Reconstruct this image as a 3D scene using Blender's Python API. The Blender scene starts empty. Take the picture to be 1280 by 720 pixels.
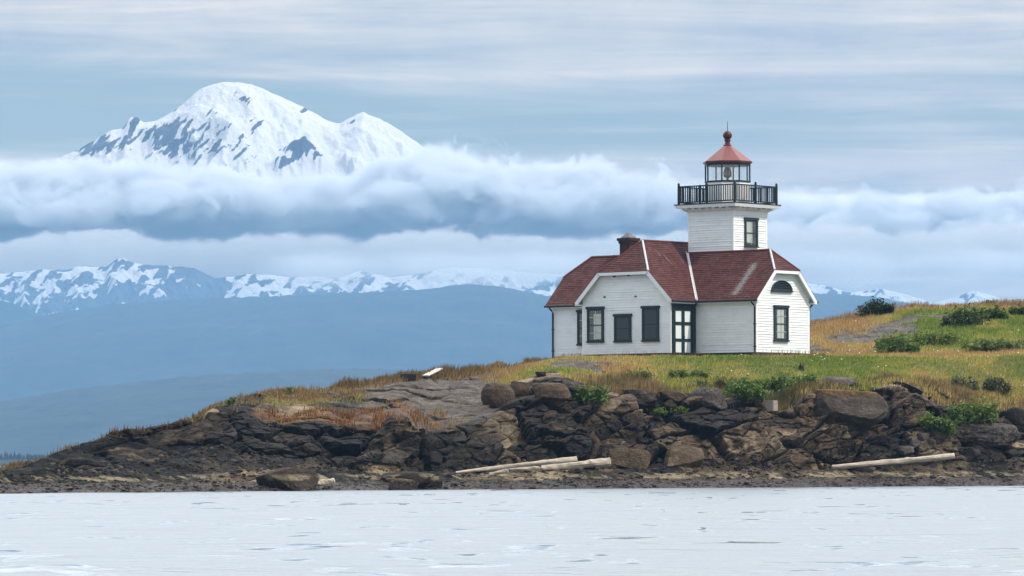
import bpy, bmesh, math, random
import numpy as np
from mathutils import Vector, Matrix

SC = bpy.context.scene
COL = SC.collection
R = math.radians

# ------------------------------------------------------------------ camera
F = 5500.0          # focal length in pixels of the 1280 px wide photograph
HZ = 577.5          # row of the horizon at the middle column
CAMZ = 1.154        # a small boat: the eye is just over a metre above the water
RHO = math.atan(4.0 / 1280.0)
cr, sr = math.cos(RHO), math.sin(RHO)
cam_data = bpy.data.cameras.new('camera')
cam = bpy.data.objects.new('camera', cam_data)
COL.objects.link(cam)
cam_data.sensor_width = 36.0
cam_data.sensor_fit = 'HORIZONTAL'
cam_data.lens = F / 1280.0 * 36.0
cam_data.shift_y = (HZ - 360.0) / 1280.0
cam_data.clip_start = 1.0
cam_data.clip_end = 200000.0
cam.matrix_world = Matrix(((cr, sr, 0, 0), (0, 0, -1, 0), (-sr, cr, 0, CAMZ), (0, 0, 0, 1)))
SC.camera = cam

# ------------------------------------------------------------------ daylight
SUN_AZ, SUN_EL = 28.0, 50.0      # azimuth measured from +X (right) towards the viewer
to_sun = Vector((math.cos(R(SUN_AZ)) * math.cos(R(SUN_EL)), -math.sin(R(SUN_AZ)) * math.cos(R(SUN_EL)), math.sin(R(SUN_EL))))
sun_data = bpy.data.lights.new('sun', 'SUN')
sun_data.energy = 3.6
sun_data.angle = R(0.8)
sun_data.color = (1.0, 0.92, 0.80)
sun = bpy.data.objects.new('sun', sun_data)
sun.rotation_euler = to_sun.to_track_quat('Z', 'Y').to_euler()
COL.objects.link(sun)

SC.view_settings.view_transform = 'Standard'
SC.view_settings.look = 'None'
SC.view_settings.exposure = 0.0
SC.view_settings.gamma = 1.0
SC.view_settings.use_curve_mapping = False
SC.cycles.volume_bounces = 3
SC.cycles.max_bounces = 8
SC.cycles.volume_max_steps = 256


class NT:
    """small helper for writing node trees"""
    def __init__(self, tree):
        self.t = tree
        tree.nodes.clear()

    def n(self, kind, **kw):
        nd = self.t.nodes.new(kind)
        for k, v in kw.items():
            if k == 'inp':
                for kk, vv in v.items():
                    if isinstance(vv, bpy.types.NodeSocket):
                        self.t.links.new(vv, nd.inputs[kk])
                    else:
                        nd.inputs[kk].default_value = vv
            else:
                setattr(nd, k, v)
        return nd

    def l(self, a, b):
        self.t.links.new(a, b)

    def math(self, op, a, b=None, c=None, clamp=False):
        nd = self.t.nodes.new('ShaderNodeMath')
        nd.operation = op
        nd.use_clamp = clamp
        for i, v in enumerate((a, b, c)):
            if v is None:
                continue
            if isinstance(v, bpy.types.NodeSocket):
                self.t.links.new(v, nd.inputs[i])
            else:
                nd.inputs[i].default_value = v
        return nd.outputs[0]

    def vmath(self, op, a, b=None):
        nd = self.t.nodes.new('ShaderNodeVectorMath')
        nd.operation = op
        for i, v in enumerate((a, b)):
            if v is None:
                continue
            if isinstance(v, bpy.types.NodeSocket):
                self.t.links.new(v, nd.inputs[i])
            else:
                nd.inputs[i].default_value = v
        return nd.outputs[0]

    def mix(self, fac, a, b, blend='MIX'):
        nd = self.t.nodes.new('ShaderNodeMix')
        nd.data_type = 'RGBA'
        nd.blend_type = blend
        for i, v in ((0, fac), (6, a), (7, b)):
            if isinstance(v, bpy.types.NodeSocket):
                self.t.links.new(v, nd.inputs[i])
            elif i == 0:
                nd.inputs[0].default_value = v
            else:
                nd.inputs[i].default_value = (*v, 1.0) if len(v) == 3 else v
        return nd.outputs[2]

    def ramp(self, fac, stops, interp='LINEAR'):
        nd = self.t.nodes.new('ShaderNodeValToRGB')
        nd.color_ramp.interpolation = interp
        el = nd.color_ramp.elements
        while len(el) > 1:
            el.remove(el[-1])
        for i, (p, c) in enumerate(stops):
            e = el[0] if i == 0 else el.new(p)
            e.position = p
            c = (c, c, c) if isinstance(c, (int, float)) else c
            e.color = (*c, 1.0)
        self.t.links.new(fac, nd.inputs[0])
        return nd.outputs[0]

    def noise(self, vec, scale, detail=4.0, rough=0.55, dist=0.0, color=False):
        nd = self.t.nodes.new('ShaderNodeTexNoise')
        nd.inputs['Scale'].default_value = scale
        nd.inputs['Detail'].default_value = detail
        nd.inputs['Roughness'].default_value = rough
        nd.inputs['Distortion'].default_value = dist
        if vec is not None:
            self.t.links.new(vec, nd.inputs['Vector'])
        return nd.outputs['Color' if color else 'Fac']

    def mrange(self, v, a, b, c=0.0, d=1.0, smooth=True):
        nd = self.t.nodes.new('ShaderNodeMapRange')
        nd.interpolation_type = 'SMOOTHSTEP' if smooth else 'LINEAR'
        self.t.links.new(v, nd.inputs[0])
        for i, x in enumerate((a, b, c, d)):
            nd.inputs[i + 1].default_value = x
        return nd.outputs[0]

    def attr(self, name):
        return self.n('ShaderNodeAttribute', attribute_name=name).outputs['Fac']

    def scaled(self, vec, s):
        return self.vmath('MULTIPLY', vec, s)


# ------------------------------------------------------------------ sky
world = bpy.data.worlds.new('World')
SC.world = world
world.use_nodes = True
w = NT(world.node_tree)
dirv = w.n('ShaderNodeTexCoord').outputs['Generated']
sep = w.n('ShaderNodeSeparateXYZ', inp={0: dirv})
el = sep.outputs['Z']
sky = w.n('ShaderNodeTexSky', sky_type='NISHITA', sun_disc=False)
sky.sun_elevation = R(SUN_EL)
sky.sun_rotation = math.atan2(to_sun.x, to_sun.y)
sky.air_density = 1.0
sky.dust_density = 0.6
sky_c = w.n('ShaderNodeVectorMath', operation='SCALE', inp={0: sky.outputs[0], 'Scale': 0.95}).outputs[0]
# high sheets of stratus, drawn out level, seen edge on near the horizon
big = w.noise(w.scaled(dirv, (3.0, 3.0, 56.0)), 1.0, 5.0, 0.55, 0.4)
fine = w.noise(w.scaled(dirv, (8.5, 8.5, 135.0)), 1.0, 5.0, 0.58, 0.7)
puff = w.noise(w.scaled(dirv, (26.0, 26.0, 44.0)), 1.0, 5.0, 0.6, 0.1)
dens = w.math('ADD', w.math('MULTIPLY', big, 0.72), w.math('MULTIPLY', fine, 0.28))
low = w.mrange(el, 0.080, 0.055)               # thicker murk low down
gap = w.math('MULTIPLY', w.mrange(el, 0.066, 0.0720), w.mrange(el, 0.0815, 0.0765))
dens = w.math('ADD', dens, w.math('MULTIPLY', low, 0.2))
dens = w.math('SUBTRACT', dens, w.math('MULTIPLY', gap, 0.11))
hi = w.mrange(el, 0.12, 0.3)
dens = w.math('ADD', dens, w.math('MULTIPLY', hi, 0.10))
cov = w.ramp(dens, [(0.36, 0.0), (0.455, 0.45), (0.54, 0.85), (0.64, 1.0)])
shade = w.ramp(w.math('ADD', w.math('MULTIPLY', fine, 0.65), w.math('MULTIPLY', puff, 0.35)), [(0.38, 0.0), (0.60, 1.0)])
cl_c = w.mix(shade, (5.7, 6.1, 6.7), (9.5, 8.8, 8.05))
# unseen upper sky boosted to fill the walls, more northward to whiten the water
north_fill = w.mrange(sep.outputs['Y'], -0.2, 0.6)
cl_hi = w.mix(w.mrange(el, 0.106, 0.15), cl_c, w.mix(north_fill, (8.8, 9.7, 10.9), (31.0, 31.8, 33.0)))
tot = w.mix(cov, sky_c, cl_hi)
bg = w.n('ShaderNodeBackground', inp={'Color': tot, 'Strength': 0.10})
w.l(bg.outputs[0], w.n('ShaderNodeOutputWorld').inputs['Surface'])


def at(px, py, Y):
    """the world point at distance Y that the photograph shows at pixel (px, py)"""
    u, v = (px - 640.0) / F, (HZ - py) / F
    return Vector((Y * (u * cr + v * sr), Y, CAMZ + Y * (-u * sr + v * cr)))


# ------------------------------------------------------------------ noise in numpy
def _hash(ix, iy, iz, seed):
    h = (ix.astype(np.int64) * 374761393 + iy.astype(np.int64) * 668265263 + iz.astype(np.int64) * 2147483647 + seed * 974711) & 0xFFFFFFFF
    h = ((h ^ (h >> 13)) * 1274126177) & 0xFFFFFFFF
    h = ((h ^ (h >> 16)) * 2246822519) & 0xFFFFFFFF
    return ((h ^ (h >> 15)) & 0xFFFFFF) / float(0xFFFFFF)


def vnoise(p, seed=0):
    f = np.floor(p).astype(np.int64)
    t = p - f
    t = t * t * t * (t * (t * 6 - 15) + 10)
    out = np.zeros(len(p))
    for dx in (0, 1):
        wx = t[:, 0] if dx else 1 - t[:, 0]
        for dy in (0, 1):
            wy = t[:, 1] if dy else 1 - t[:, 1]
            for dz in (0, 1):
                wz = t[:, 2] if dz else 1 - t[:, 2]
                out += wx * wy * wz * _hash(f[:, 0] + dx, f[:, 1] + dy, f[:, 2] + dz, seed)
    return out * 2 - 1


def fbm(p, octaves=4, seed=0, gain=0.5, ridged=False):
    s, a, tot = np.zeros(len(p)), 1.0, 0.0
    q = np.array(p, dtype=float)
    for o in range(octaves):
        v = vnoise(q, seed + o * 17)
        if ridged:
            v = 1 - 2 * np.abs(v)
        s += a * v
        tot += a
        a *= gain
        q = q * 2.03 + 11.7
    return s / tot


def worley(p, seed=0):
    """nearest cell: per-cell random triple, offset to the cell point, distance to nearest and second"""
    f = np.floor(p).astype(np.int64)
    n = len(p)
    d1, d2 = np.full(n, 9e9), np.full(n, 9e9)
    rnd, off = np.zeros((n, 3)), np.zeros((n, 3))
    for dx in (-1, 0, 1):
        for dy in (-1, 0, 1):
            for dz in (-1, 0, 1):
                cx, cy, cz = f[:, 0] + dx, f[:, 1] + dy, f[:, 2] + dz
                h = np.stack([_hash(cx, cy, cz, seed + k) for k in range(3)], 1)
                v = np.stack([cx, cy, cz], 1) + h - p
                d = (v * v).sum(1)
                near = d < d1
                d2 = np.where(near, d1, np.minimum(d2, d))
                d1 = np.where(near, d, d1)
                rnd[near] = np.stack([_hash(cx, cy, cz, seed + 7 + k) for k in range(3)], 1)[near]
                off[near] = -v[near]
    return rnd, off, np.sqrt(d1), np.sqrt(d2)


# ------------------------------------------------------------------ meshes
def raw_mesh(name, verts, faces, mat=None, smooth=False, attrs=None, kind=None, parent=None):
    """verts (N,3) and faces (M,3 or 4) as arrays, one object"""
    verts, faces = np.asarray(verts, dtype=np.float32), np.asarray(faces, dtype=np.int32)
    me = bpy.data.meshes.new(name)
    m, k = faces.shape
    me.vertices.add(len(verts))
    me.vertices.foreach_set('co', verts.ravel())
    me.loops.add(m * k)
    me.loops.foreach_set('vertex_index', faces.ravel())
    me.polygons.add(m)
    me.polygons.foreach_set('loop_start', np.arange(0, m * k, k, dtype=np.int32))
    me.polygons.foreach_set('use_smooth', np.full(m, smooth))
    me.update(calc_edges=True)
    for an, av in (attrs or {}).items():
        av = np.asarray(av, dtype=np.float32)
        if av.ndim == 1:
            a = me.attributes.new(an, 'FLOAT', 'POINT')
            a.data.foreach_set('value', av)
        else:
            a = me.attributes.new(an, 'FLOAT_COLOR', 'POINT')
            a.data.foreach_set('color', np.concatenate([av, np.ones((len(av), 1), np.float32)], 1).ravel())
    if mat:
        me.materials.append(mat)
    o = bpy.data.objects.new(name, me)
    COL.objects.link(o)
    if kind:
        o['kind'] = kind
    if parent:
        o.parent = parent
    return o


def grid_faces(nr, nc):
    i = (np.arange(nr - 1)[:, None] * nc + np.arange(nc - 1)[None, :]).ravel()
    return np.stack([i, i + 1, i + nc + 1, i + nc], 1)


def new_mat(name):
    m = bpy.data.materials.new(name)
    m.use_nodes = True
    return m, NT(m.node_tree)


def finish(t, color, rough=0.8, normal=None, spec=0.3, metallic=0.0, **more):
    b = t.n('ShaderNodeBsdfPrincipled')
    for k, v in (('Base Color', color), ('Roughness', rough), ('Specular IOR Level', spec), ('Metallic', metallic), *more.items()):
        if isinstance(v, bpy.types.NodeSocket):
            t.l(v, b.inputs[k])
        elif k == 'Base Color':
            b.inputs[k].default_value = (*v, 1.0)
        else:
            b.inputs[k].default_value = v
    if normal is not None:
        t.l(normal, b.inputs['Normal'])
    t.l(b.outputs[0], t.n('ShaderNodeOutputMaterial').inputs['Surface'])
    return b


def bump(t, height, strength=0.5, dist=0.05):
    return t.n('ShaderNodeBump', inp={'Height': height, 'Strength': strength, 'Distance': dist}).outputs[0]


def geo_pos(t):
    return t.n('ShaderNodeNewGeometry').outputs['Position']


def plain(name, c, rough=0.6, var=0.15, scale=8.0, spec=0.3, metallic=0.0):
    m, t = new_mat(name)
    n = t.noise(t.n('ShaderNodeTexCoord').outputs['Object'], scale, 4.0, 0.6)
    col = t.mix(n, tuple(x * (1 - var) for x in c), tuple(min(1, x * (1 + var)) for x in c))
    finish(t, col, rough, bump(t, n, 0.2, 0.01), spec, metallic)
    return m


def smoothstep(x, a, b):
    t = np.clip((x - a) / (b - a), 0, 1)
    return t * t * (3 - 2 * t)


def gauss1(a, sigma, axis=0):
    r = int(3 * sigma) + 1
    k = np.exp(-0.5 * (np.arange(-r, r + 1) / sigma) ** 2)
    k /= k.sum()
    return np.apply_along_axis(lambda v: np.convolve(np.pad(v, r, mode='edge'), k, mode='valid'), axis, a)

# ------------------------------------------------------------------ far land: hills, snow range, volcano
HAZE_END = 9200.0


def ridge_profile(table, Y):
    pts = [at(px, py, Y) for px, py in table]
    return np.array([p.x for p in pts]), np.array([p.z for p in pts])


def forest_hill(name, table, Y, depth, mat, seed, rough=3.0, step=5.0, xr=3200.0):
    """a wooded ridge: crest along the table, falling to the water in front and behind"""
    px, pz = ridge_profile(table, Y)
    xs = np.arange(-xr, xr, step)
    crest = np.interp(xs, px, pz)
    edge = smoothstep(np.abs(xs), xr, xr * 0.6)
    crest = crest * edge
    crest = gauss1(crest, 4.0)
    tt = np.concatenate([np.linspace(-1, 0, 60), np.linspace(0.05, 1, 12)])
    X, T = np.meshgrid(xs, tt)
    prof = np.where(T < 0, 1 - (-T) ** 1.5, 1 - T ** 1.3)
    Z = crest[None, :] * prof
    p = np.stack([X.ravel() / 260, (T * depth).ravel() / 260, np.zeros(X.size)], 1)
    n1 = fbm(p, 4, seed).reshape(X.shape)
    p2 = np.stack([X.ravel() / 7.0, (T * depth).ravel() / 7.0, np.zeros(X.size)], 1)
    n2 = fbm(p2, 2, seed + 5).reshape(X.shape)
    Z = Z + n1 * crest[None, :] * 0.16 * (-np.minimum(T, 0)) * 2 * (1 + np.minimum(T, 0)) + n2 * rough * np.clip(prof * 3, 0, 1)
    Z = Z - (1 - prof) ** 6 * 8
    V = np.stack([X, Y + T * depth, Z], 2).reshape(-1, 3)
    return raw_mesh(name, V, grid_faces(len(tt), len(xs)), mat, True, kind='structure')


m_forest, t = new_mat('conifer_forest')
pos = geo_pos(t)
n = t.noise(pos, 0.02, 6.0, 0.65)
finish(t, t.ramp(n, [(0.3, (0.012, 0.020, 0.020)), (0.7, (0.034, 0.046, 0.038))]), 0.95, None, 0.1)

hill_table = [(-400, 425), (-60, 413), (0, 405), (83, 392), (142, 382), (187, 379), (233, 374.5), (292, 372.5), (360, 370.5), (472, 366), (540, 363),
              (554, 359.5), (579, 356.5), (607, 357.5), (641, 362), (658, 367), (672, 371), (690, 372), (800, 365), (950, 362), (1020, 368), (1070, 369),
              (1110, 374), (1150, 384), (1200, 395), (1280, 400), (1700, 420)]
forest_hill('hills', hill_table, 8000.0, 1700.0, m_forest, 3, 3.0)
low_table = [(-400, 520), (0, 504), (67, 492), (125, 483), (183, 477), (237, 471), (300, 467), (360, 464), (450, 461), (600, 468), (800, 490), (1300, 520)]
forest_hill('hills', low_table, 5000.0, 900.0, m_forest, 23, 2.2, 4.0, 2200.0)
side_table = [(-700, 380), (-200, 365), (0, 375), (20, 380), (50, 393), (80, 402), (200, 430), (1000, 480)]
forest_hill('hills', side_table, 8900.0, 500.0, m_forest, 43, 4.0, 6.0, 2600.0)


def snow_attrs(Z, X, seed):
    pass


m_snow, t = new_mat('snow_and_rock')
pos = geo_pos(t)
rk = t.attr('rock')
n = t.noise(pos, 0.03, 6.0, 0.65)
rk = t.mrange(t.math('ADD', rk, t.math('MULTIPLY', t.math('SUBTRACT', n, 0.5), 0.9)), 0.46, 0.56)
rock_c = t.ramp(t.noise(pos, 0.02, 5.0, 0.7), [(0.3, (0.032, 0.042, 0.058)), (0.7, (0.08, 0.092, 0.115))])  # faint blue of distance haze put into the rock colour
col = t.mix(rk, (0.60, 0.60, 0.605), rock_c)
finish(t, col, 0.8, bump(t, n, 0.7, 22.0), 0.2)


def mountain(name, table, Y, front, slope, seed, step, xr, rock_fn, relief, kscale, z_floor=-5.0, smooth_px=1.5, nrow=150, jag=2.0):
    px, pz = ridge_profile(table, Y)
    xs = np.arange(xr[0], xr[1], step)
    crest = gauss1(np.interp(xs, px, pz), smooth_px) + jag * fbm(np.stack([xs / (step * 4), 0 * xs, 0 * xs], 1), 3, seed + 50)
    d = np.concatenate([np.linspace(front, 0, nrow) , -np.linspace(40, front * 0.4, 12)])
    X, D = np.meshgrid(xs, d)
    crest = z_floor + (crest - z_floor) * smoothstep(xs, xr[0], xr[0] + 700) * smoothstep(-xs, -xr[1], -xr[1] + 700)
    C = np.broadcast_to(crest[None, :], X.shape)
    A = np.abs(D)
    # warp so spurs run down the slope
    p = np.stack([X.ravel() / kscale, A.ravel() / (kscale * 2.2), np.full(X.size, 0.3)], 1)
    wv = fbm(p, 3, seed).reshape(X.shape)
    p1 = np.stack([(X + wv * kscale * 0.8).ravel() / kscale, A.ravel() / (kscale * 2.6), np.full(X.size, 4.1)], 1)
    spur = fbm(p1, 5, seed + 3, 0.52, True).reshape(X.shape)
    p2 = np.stack([(X - A * 0.35).ravel() / (kscale * 0.35), A.ravel() / (kscale * 0.8), np.full(X.size, 9.0)], 1)
    fine = fbm(p2, 4, seed + 9, 0.55).reshape(X.shape)
    ramp_ = smoothstep(A, 0, kscale * 2)
    Z = C - slope * A + relief * (spur - 0.35) * ramp_ * 1.0 + relief * 0.5 * fine * smoothstep(A, 0, kscale * 0.5)
    extra, rock = rock_fn(X, A, Z, spur, fine, Y)
    Z = Z + extra
    Z = np.where(D < 0, np.minimum(Z, C - 0.5 * A), Z)
    Z = np.maximum(Z, z_floor)
    V = np.stack([X, Y - D, Z], 2).reshape(-1, 3)
    return raw_mesh(name, V, grid_faces(len(d), len(xs)), m_snow, True, {'rock': rock.ravel()}, kind='structure')


def pxx(px, Y):
    return (px - 640.0) / F * Y


range_table = [(-500, 350), (-200, 335), (0, 342), (25, 340), (54, 337), (83, 337), (100, 333), (122, 334), (133, 333), (144, 325), (154, 322.5), (167, 329), (183, 331),
               (217, 333), (242, 335), (267, 347), (292, 346), (308, 342), (342, 344), (360, 347), (385, 346), (430, 346), (450, 338.5), (487, 347), (517, 344), (540, 338),
               (568, 334), (607, 336), (655, 340), (697, 343), (800, 350), (900, 345), (1023, 355), (1062, 366), (1101, 361), (1129, 367), (1168, 379), (1195, 371),
               (1216, 363), (1235, 368), (1255, 374), (1285, 372), (1400, 360), (1700, 370)]


def range_rock(X, A, Z, spur, fine, Y):
    p = np.stack([(X + 0.5 * A).ravel() / 21.0, A.ravel() / 27.0, np.zeros(X.size)], 1)
    patch = fbm(p, 4, 77, 0.6).reshape(X.shape)
    ux = X / Y * F + 640
    # bare below, snow above; snowfields stay in the hollows
    bare = 0.52 + 1.5 * patch - 0.25 * spur + 0.45 * (A / 110.0 - 0.35) + 0.1 * np.sin(X / 90.0)
    bare = bare - 0.22 * smoothstep(ux, 440, 540) * smoothstep(ux, 1190, 1130)
    bare = bare + 0.9 * smoothstep(ux, 190, 260) * smoothstep(ux, 292, 272)
    return np.zeros_like(X), bare


mountain('mountain_range', range_table, 10200.0, 520.0, 0.62, 61, 2.8, (-2900, 2900), range_rock, 34.0, 75.0, smooth_px=0.5, nrow=190)

volcano_table = [(-900, 420), (-300, 300), (0, 225), (60, 203), (89, 191), (119, 175), (138, 163), (154, 160.5), (160, 150), (163.5, 146), (168, 147), (173, 146), (178, 153), (193, 152), (208, 144.5),
                 (228, 131), (247, 113), (263, 106), (275, 103.5), (286.5, 102.7), (300, 103), (310, 104.5), (322, 108), (333, 113), (365, 127), (392, 140.5), (408, 150), (423, 155), (435, 149), (445, 143.5), (452.6, 139.4),
                 (460, 143), (466, 145), (475, 148.5), (490, 156.5), (513, 172), (531, 185), (600, 235), (700, 315), (800, 400), (1100, 500), (1700, 540)]


def volcano_rock(X, A, Z, spur, fine, Y):
    Y = Y - A
    ux = X / Y * F + 640
    vy = HZ - (Z - CAMZ) / Y * F          # height on the mountain, in the same units as its profile
    g = lambda cx, cy, sx, sy: np.exp(-((ux - cx) / sx) ** 2 - ((vy - cy) / sy) ** 2)
    butte = np.maximum(g(376, 200, 24, 13), 0.9 * g(354, 212, 14, 11))
    extra = 95.0 * butte * (0.65 + 0.8 * fine)
    ps = np.stack([((X + A * 0.2) / 22.0).ravel(), ((vy * 0.8 + ux * 0.55) / 4.5).ravel(), np.zeros(X.size)], 1)
    strokes = fbm(ps, 4, 91).reshape(X.shape)
    rock = -0.12 + 1.0 * strokes + 0.15 * fine
    left = smoothstep(ux, 330, 230)
    rock += 0.62 * g(215, 162, 42, 16) + 0.62 * g(120, 178, 40, 14) + 0.95 * g(165, 152, 9, 9) + 0.62 * g(222, 190, 30, 14) + 0.62 * g(268, 178, 18, 20) + 0.60 * g(298, 184, 14, 14)
    rock += 0.62 * g(303, 119, 9, 8) + 0.56 * g(322, 152, 24, 8) + 0.54 * g(316, 168, 14, 11) + 0.65 * g(388, 138, 16, 6)
    rock += 1.5 * butte + 0.55 * g(437, 152, 10, 6) + 0.40 * g(480, 154, 22, 5)
    rock -= 0.3 * smoothstep(ux, 320, 350) * (1 - np.clip(butte * 2, 0, 1)) * (1 - g(437, 152, 16, 8)) * (1 - g(388, 138, 18, 8)) * (1 - g(480, 154, 30, 8))
    return extra, rock + 0.12 * left


mountain('mountain', volcano_table, 15000.0, 1500.0, 0.52, 31, 3.2, (-2600, 1600), volcano_rock, 80.0, 220.0, z_floor=150.0, smooth_px=1.2, nrow=230)

# low wooded spit across the water, far left
SP = 2300.0
spit_t = [(-500, 581), (-200, 574), (-60, 572), (0, 573), (30, 573), (55, 574), (90, 577), (140, 581), (200, 583)]
px_, pz_ = ridge_profile(spit_t, SP)
xs = np.arange(-520, -150, 3.0)
zc = np.interp(xs, px_, pz_)
tt = np.linspace(-1, 1, 15)
Xg, Tg = np.meshgrid(xs, tt)
Zg = zc[None, :] * (1 - np.abs(Tg) ** 2.0) * 1.0 - 0.3
raw_mesh('land_spit', np.stack([Xg, SP + Tg * 60, Zg], 2).reshape(-1, 3), grid_faces(15, len(xs)), m_forest, True, kind='structure')
rng = np.random.default_rng(5)
V, Fc = [], []
for i in range(1500):
    x = rng.uniform(-510, -225)
    z0 = float(np.interp(x, xs, zc))
    y = SP + rng.uniform(-30, 30)
    h = rng.uniform(1.8, 3.4) * (1.5 if rng.random() < 0.06 else 1.0) * (1 if z0 > 1.0 else 0.5)
    rr = h * rng.uniform(0.22, 0.36)
    for s in range(2):
        b = len(V)
        zb = z0 - 0.6 + s * h * 0.38
        for k in range(6):
            a = k * math.pi / 3 + s * 0.5
            V.append((x + math.cos(a) * rr * (1 - 0.4 * s), y + math.sin(a) * rr * (1 - 0.4 * s), zb))
        V.append((x + rng.normal(0, 0.1), y, zb + h * 0.72))
        for k in range(6):
            Fc.append((b + k, b + (k + 1) % 6, b + 6))
raw_mesh('forest', V, Fc, m_forest, False, kind='stuff')

# ------------------------------------------------------------------ clouds: real vapour, beyond the haze
def cloud(name, lo, hi, density, color, build, aniso=-0.15, step=1.0):
    (x0, y0, z0), (x1, y1, z1) = lo, hi
    V = [(x, y, z) for z in (z0, z1) for y in (y0, y1) for x in (x0, x1)]
    Fq = [(0, 2, 3, 1), (4, 5, 7, 6), (0, 1, 5, 4), (2, 6, 7, 3), (0, 4, 6, 2), (1, 3, 7, 5)]
    m, t = new_mat(name + '_vapour')
    d = build(t, geo_pos(t))
    v = t.n('ShaderNodeVolumePrincipled', inp={'Color': (*color, 1.0), 'Density': t.math('MULTIPLY', d, density), 'Anisotropy': aniso})
    t.l(v.outputs[0], t.n('ShaderNodeOutputMaterial').inputs['Volume'])
    m.cycles.volume_step_rate = step
    return raw_mesh(name, V, Fq, m, False, kind='stuff')


def bank_density(t, pos):
    s = t.n('ShaderNodeSeparateXYZ', inp={0: pos})
    z, x = s.outputs['Z'], s.outputs['X']
    big = t.noise(t.scaled(pos, (0.0017, 0.0017, 0.0025)), 1.0, 1.0, 0.5)
    lump = t.noise(t.scaled(pos, (0.0075, 0.0075, 0.0095)), 1.0, 6.0, 0.63, 0.7)
    # top surface rises and falls, base nearly level
    top = t.math('ADD', 850.0, t.math('MULTIPLY', t.math('SUBTRACT', big, 0.5), 190.0))
    dx_ = t.math('DIVIDE', t.math('ADD', x, 600.0), 230.0)
    dip = t.math('POWER', 2.718, t.math('MULTIPLY', t.math('MULTIPLY', dx_, dx_), -1.0))
    top = t.math('SUBTRACT', top, t.math('MULTIPLY', dip, 30.0))
    dx2 = t.math('DIVIDE', t.math('ADD', x, 230.0), 170.0)
    top = t.math('ADD', top, t.math('MULTIPLY', t.math('POWER', 2.718, t.math('MULTIPLY', t.math('MULTIPLY', dx2, dx2), -1.0)), 45.0))
    up = t.mrange(t.math('SUBTRACT', z, top), -110.0, 90.0, 0.55, -0.65, False)
    dn = t.mrange(t.math('ADD', z, t.math('MULTIPLY', t.math('SUBTRACT', t.noise(t.scaled(pos, (0.0028, 0.0028, 0.0)), 1.0, 3.0, 0.6), 0.42), 170.0)), 620.0, 735.0, -1.3, 0.0)
    right = t.math('ADD', t.mrange(x, 200.0, 800.0, 0.0, 0.52), t.math('MULTIPLY', t.math('SUBTRACT', big, 0.5), 0.7))
    f = t.math('ADD', t.math('ADD', t.math('MULTIPLY', t.math('SUBTRACT', lump, 0.5), 2.3), up), dn)
    f = t.math('SUBTRACT', f, right)
    f = t.math('SUBTRACT', f, t.mrange(t.math('ABSOLUTE', x), 1700.0, 2300.0, 0.0, 1.2))
    f = t.math('ADD', f, t.mrange(s.outputs['Y'], 12000.0, 12420.0, -1.15, 0.0, False))
    return t.mrange(f, -0.03, 0.30)


def layer_density(t, pos):
    s = t.n('ShaderNodeSeparateXYZ', inp={0: pos})
    z = s.outputs['Z']
    lump = t.noise(t.scaled(pos, (0.0045, 0.0045, 0.008)), 1.0, 5.0, 0.55, 0.3)
    env = t.math('ADD', t.mrange(z, 520.0, 590.0, -0.6, 0.35), t.mrange(z, 765.0, 885.0, 0.0, -1.05))
    f = t.math('ADD', t.math('MULTIPLY', t.math('SUBTRACT', lump, 0.5), 1.8), env)
    f = t.math('ADD', f, t.mrange(s.outputs['Y'], 13050.0, 13400.0, -0.8, 0.15, False))
    return t.mrange(f, -0.1, 0.4)


cloud('cloud_bank', (-2300, 12000, 620), (2300, 13000, 1000), 0.05, (0.86, 0.88, 0.91), bank_density, step=0.4)
cloud('cloud_layer', (-2600, 13050, 480), (2600, 13700, 900), 0.010, (1.0, 0.985, 0.96), layer_density, aniso=0.3, step=0.6)


def veil_density(t, pos):
    s = t.n('ShaderNodeSeparateXYZ', inp={0: pos})
    z, x = s.outputs['Z'], s.outputs['X']
    lump = t.noise(t.scaled(pos, (0.005, 0.005, 0.014)), 1.0, 5.0, 0.6, 0.4)
    env = t.math('ADD', t.mrange(z, 345.0, 430.0, -0.35, 0.25), t.mrange(z, 430.0, 500.0, 0.0, -0.9))
    f = t.math('ADD', t.math('MULTIPLY', t.math('SUBTRACT', lump, 0.5), 1.6), env)
    f = t.math('SUBTRACT', f, t.mrange(x, -400.0, -800.0, 0.0, 1.0))
    f = t.math('SUBTRACT', f, t.mrange(x, 1500.0, 2200.0, 0.0, 1.0))
    return t.mrange(f, -0.15, 0.4)


cloud('cloud_veil', (-1000, 9470, 340), (2300, 9660, 510), 0.0075, (0.97, 0.96, 0.945), veil_density, step=0.7)

# the air itself: one closed box round the viewer, the island and the wooded hills
hx, hy0, hy1, hz1 = 4200.0, -60.0, 9450.0, 372.0
V = [(x, y, z) for z in (-5.0, hz1) for y in (hy0, hy1) for x in (-hx, hx)]
Fq = [(0, 2, 3, 1), (4, 5, 7, 6), (0, 1, 5, 4), (2, 6, 7, 3), (0, 4, 6, 2), (1, 3, 7, 5)]
m_haze, t = new_mat('haze_air')
v = t.n('ShaderNodeVolumePrincipled', inp={'Color': (0.25, 0.485, 0.77, 1.0), 'Density': 0.00011, 'Anisotropy': 0.0})
t.l(v.outputs[0], t.n('ShaderNodeOutputMaterial').inputs['Volume'])
raw_mesh('haze', V, Fq, m_haze, False, kind='stuff')

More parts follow.
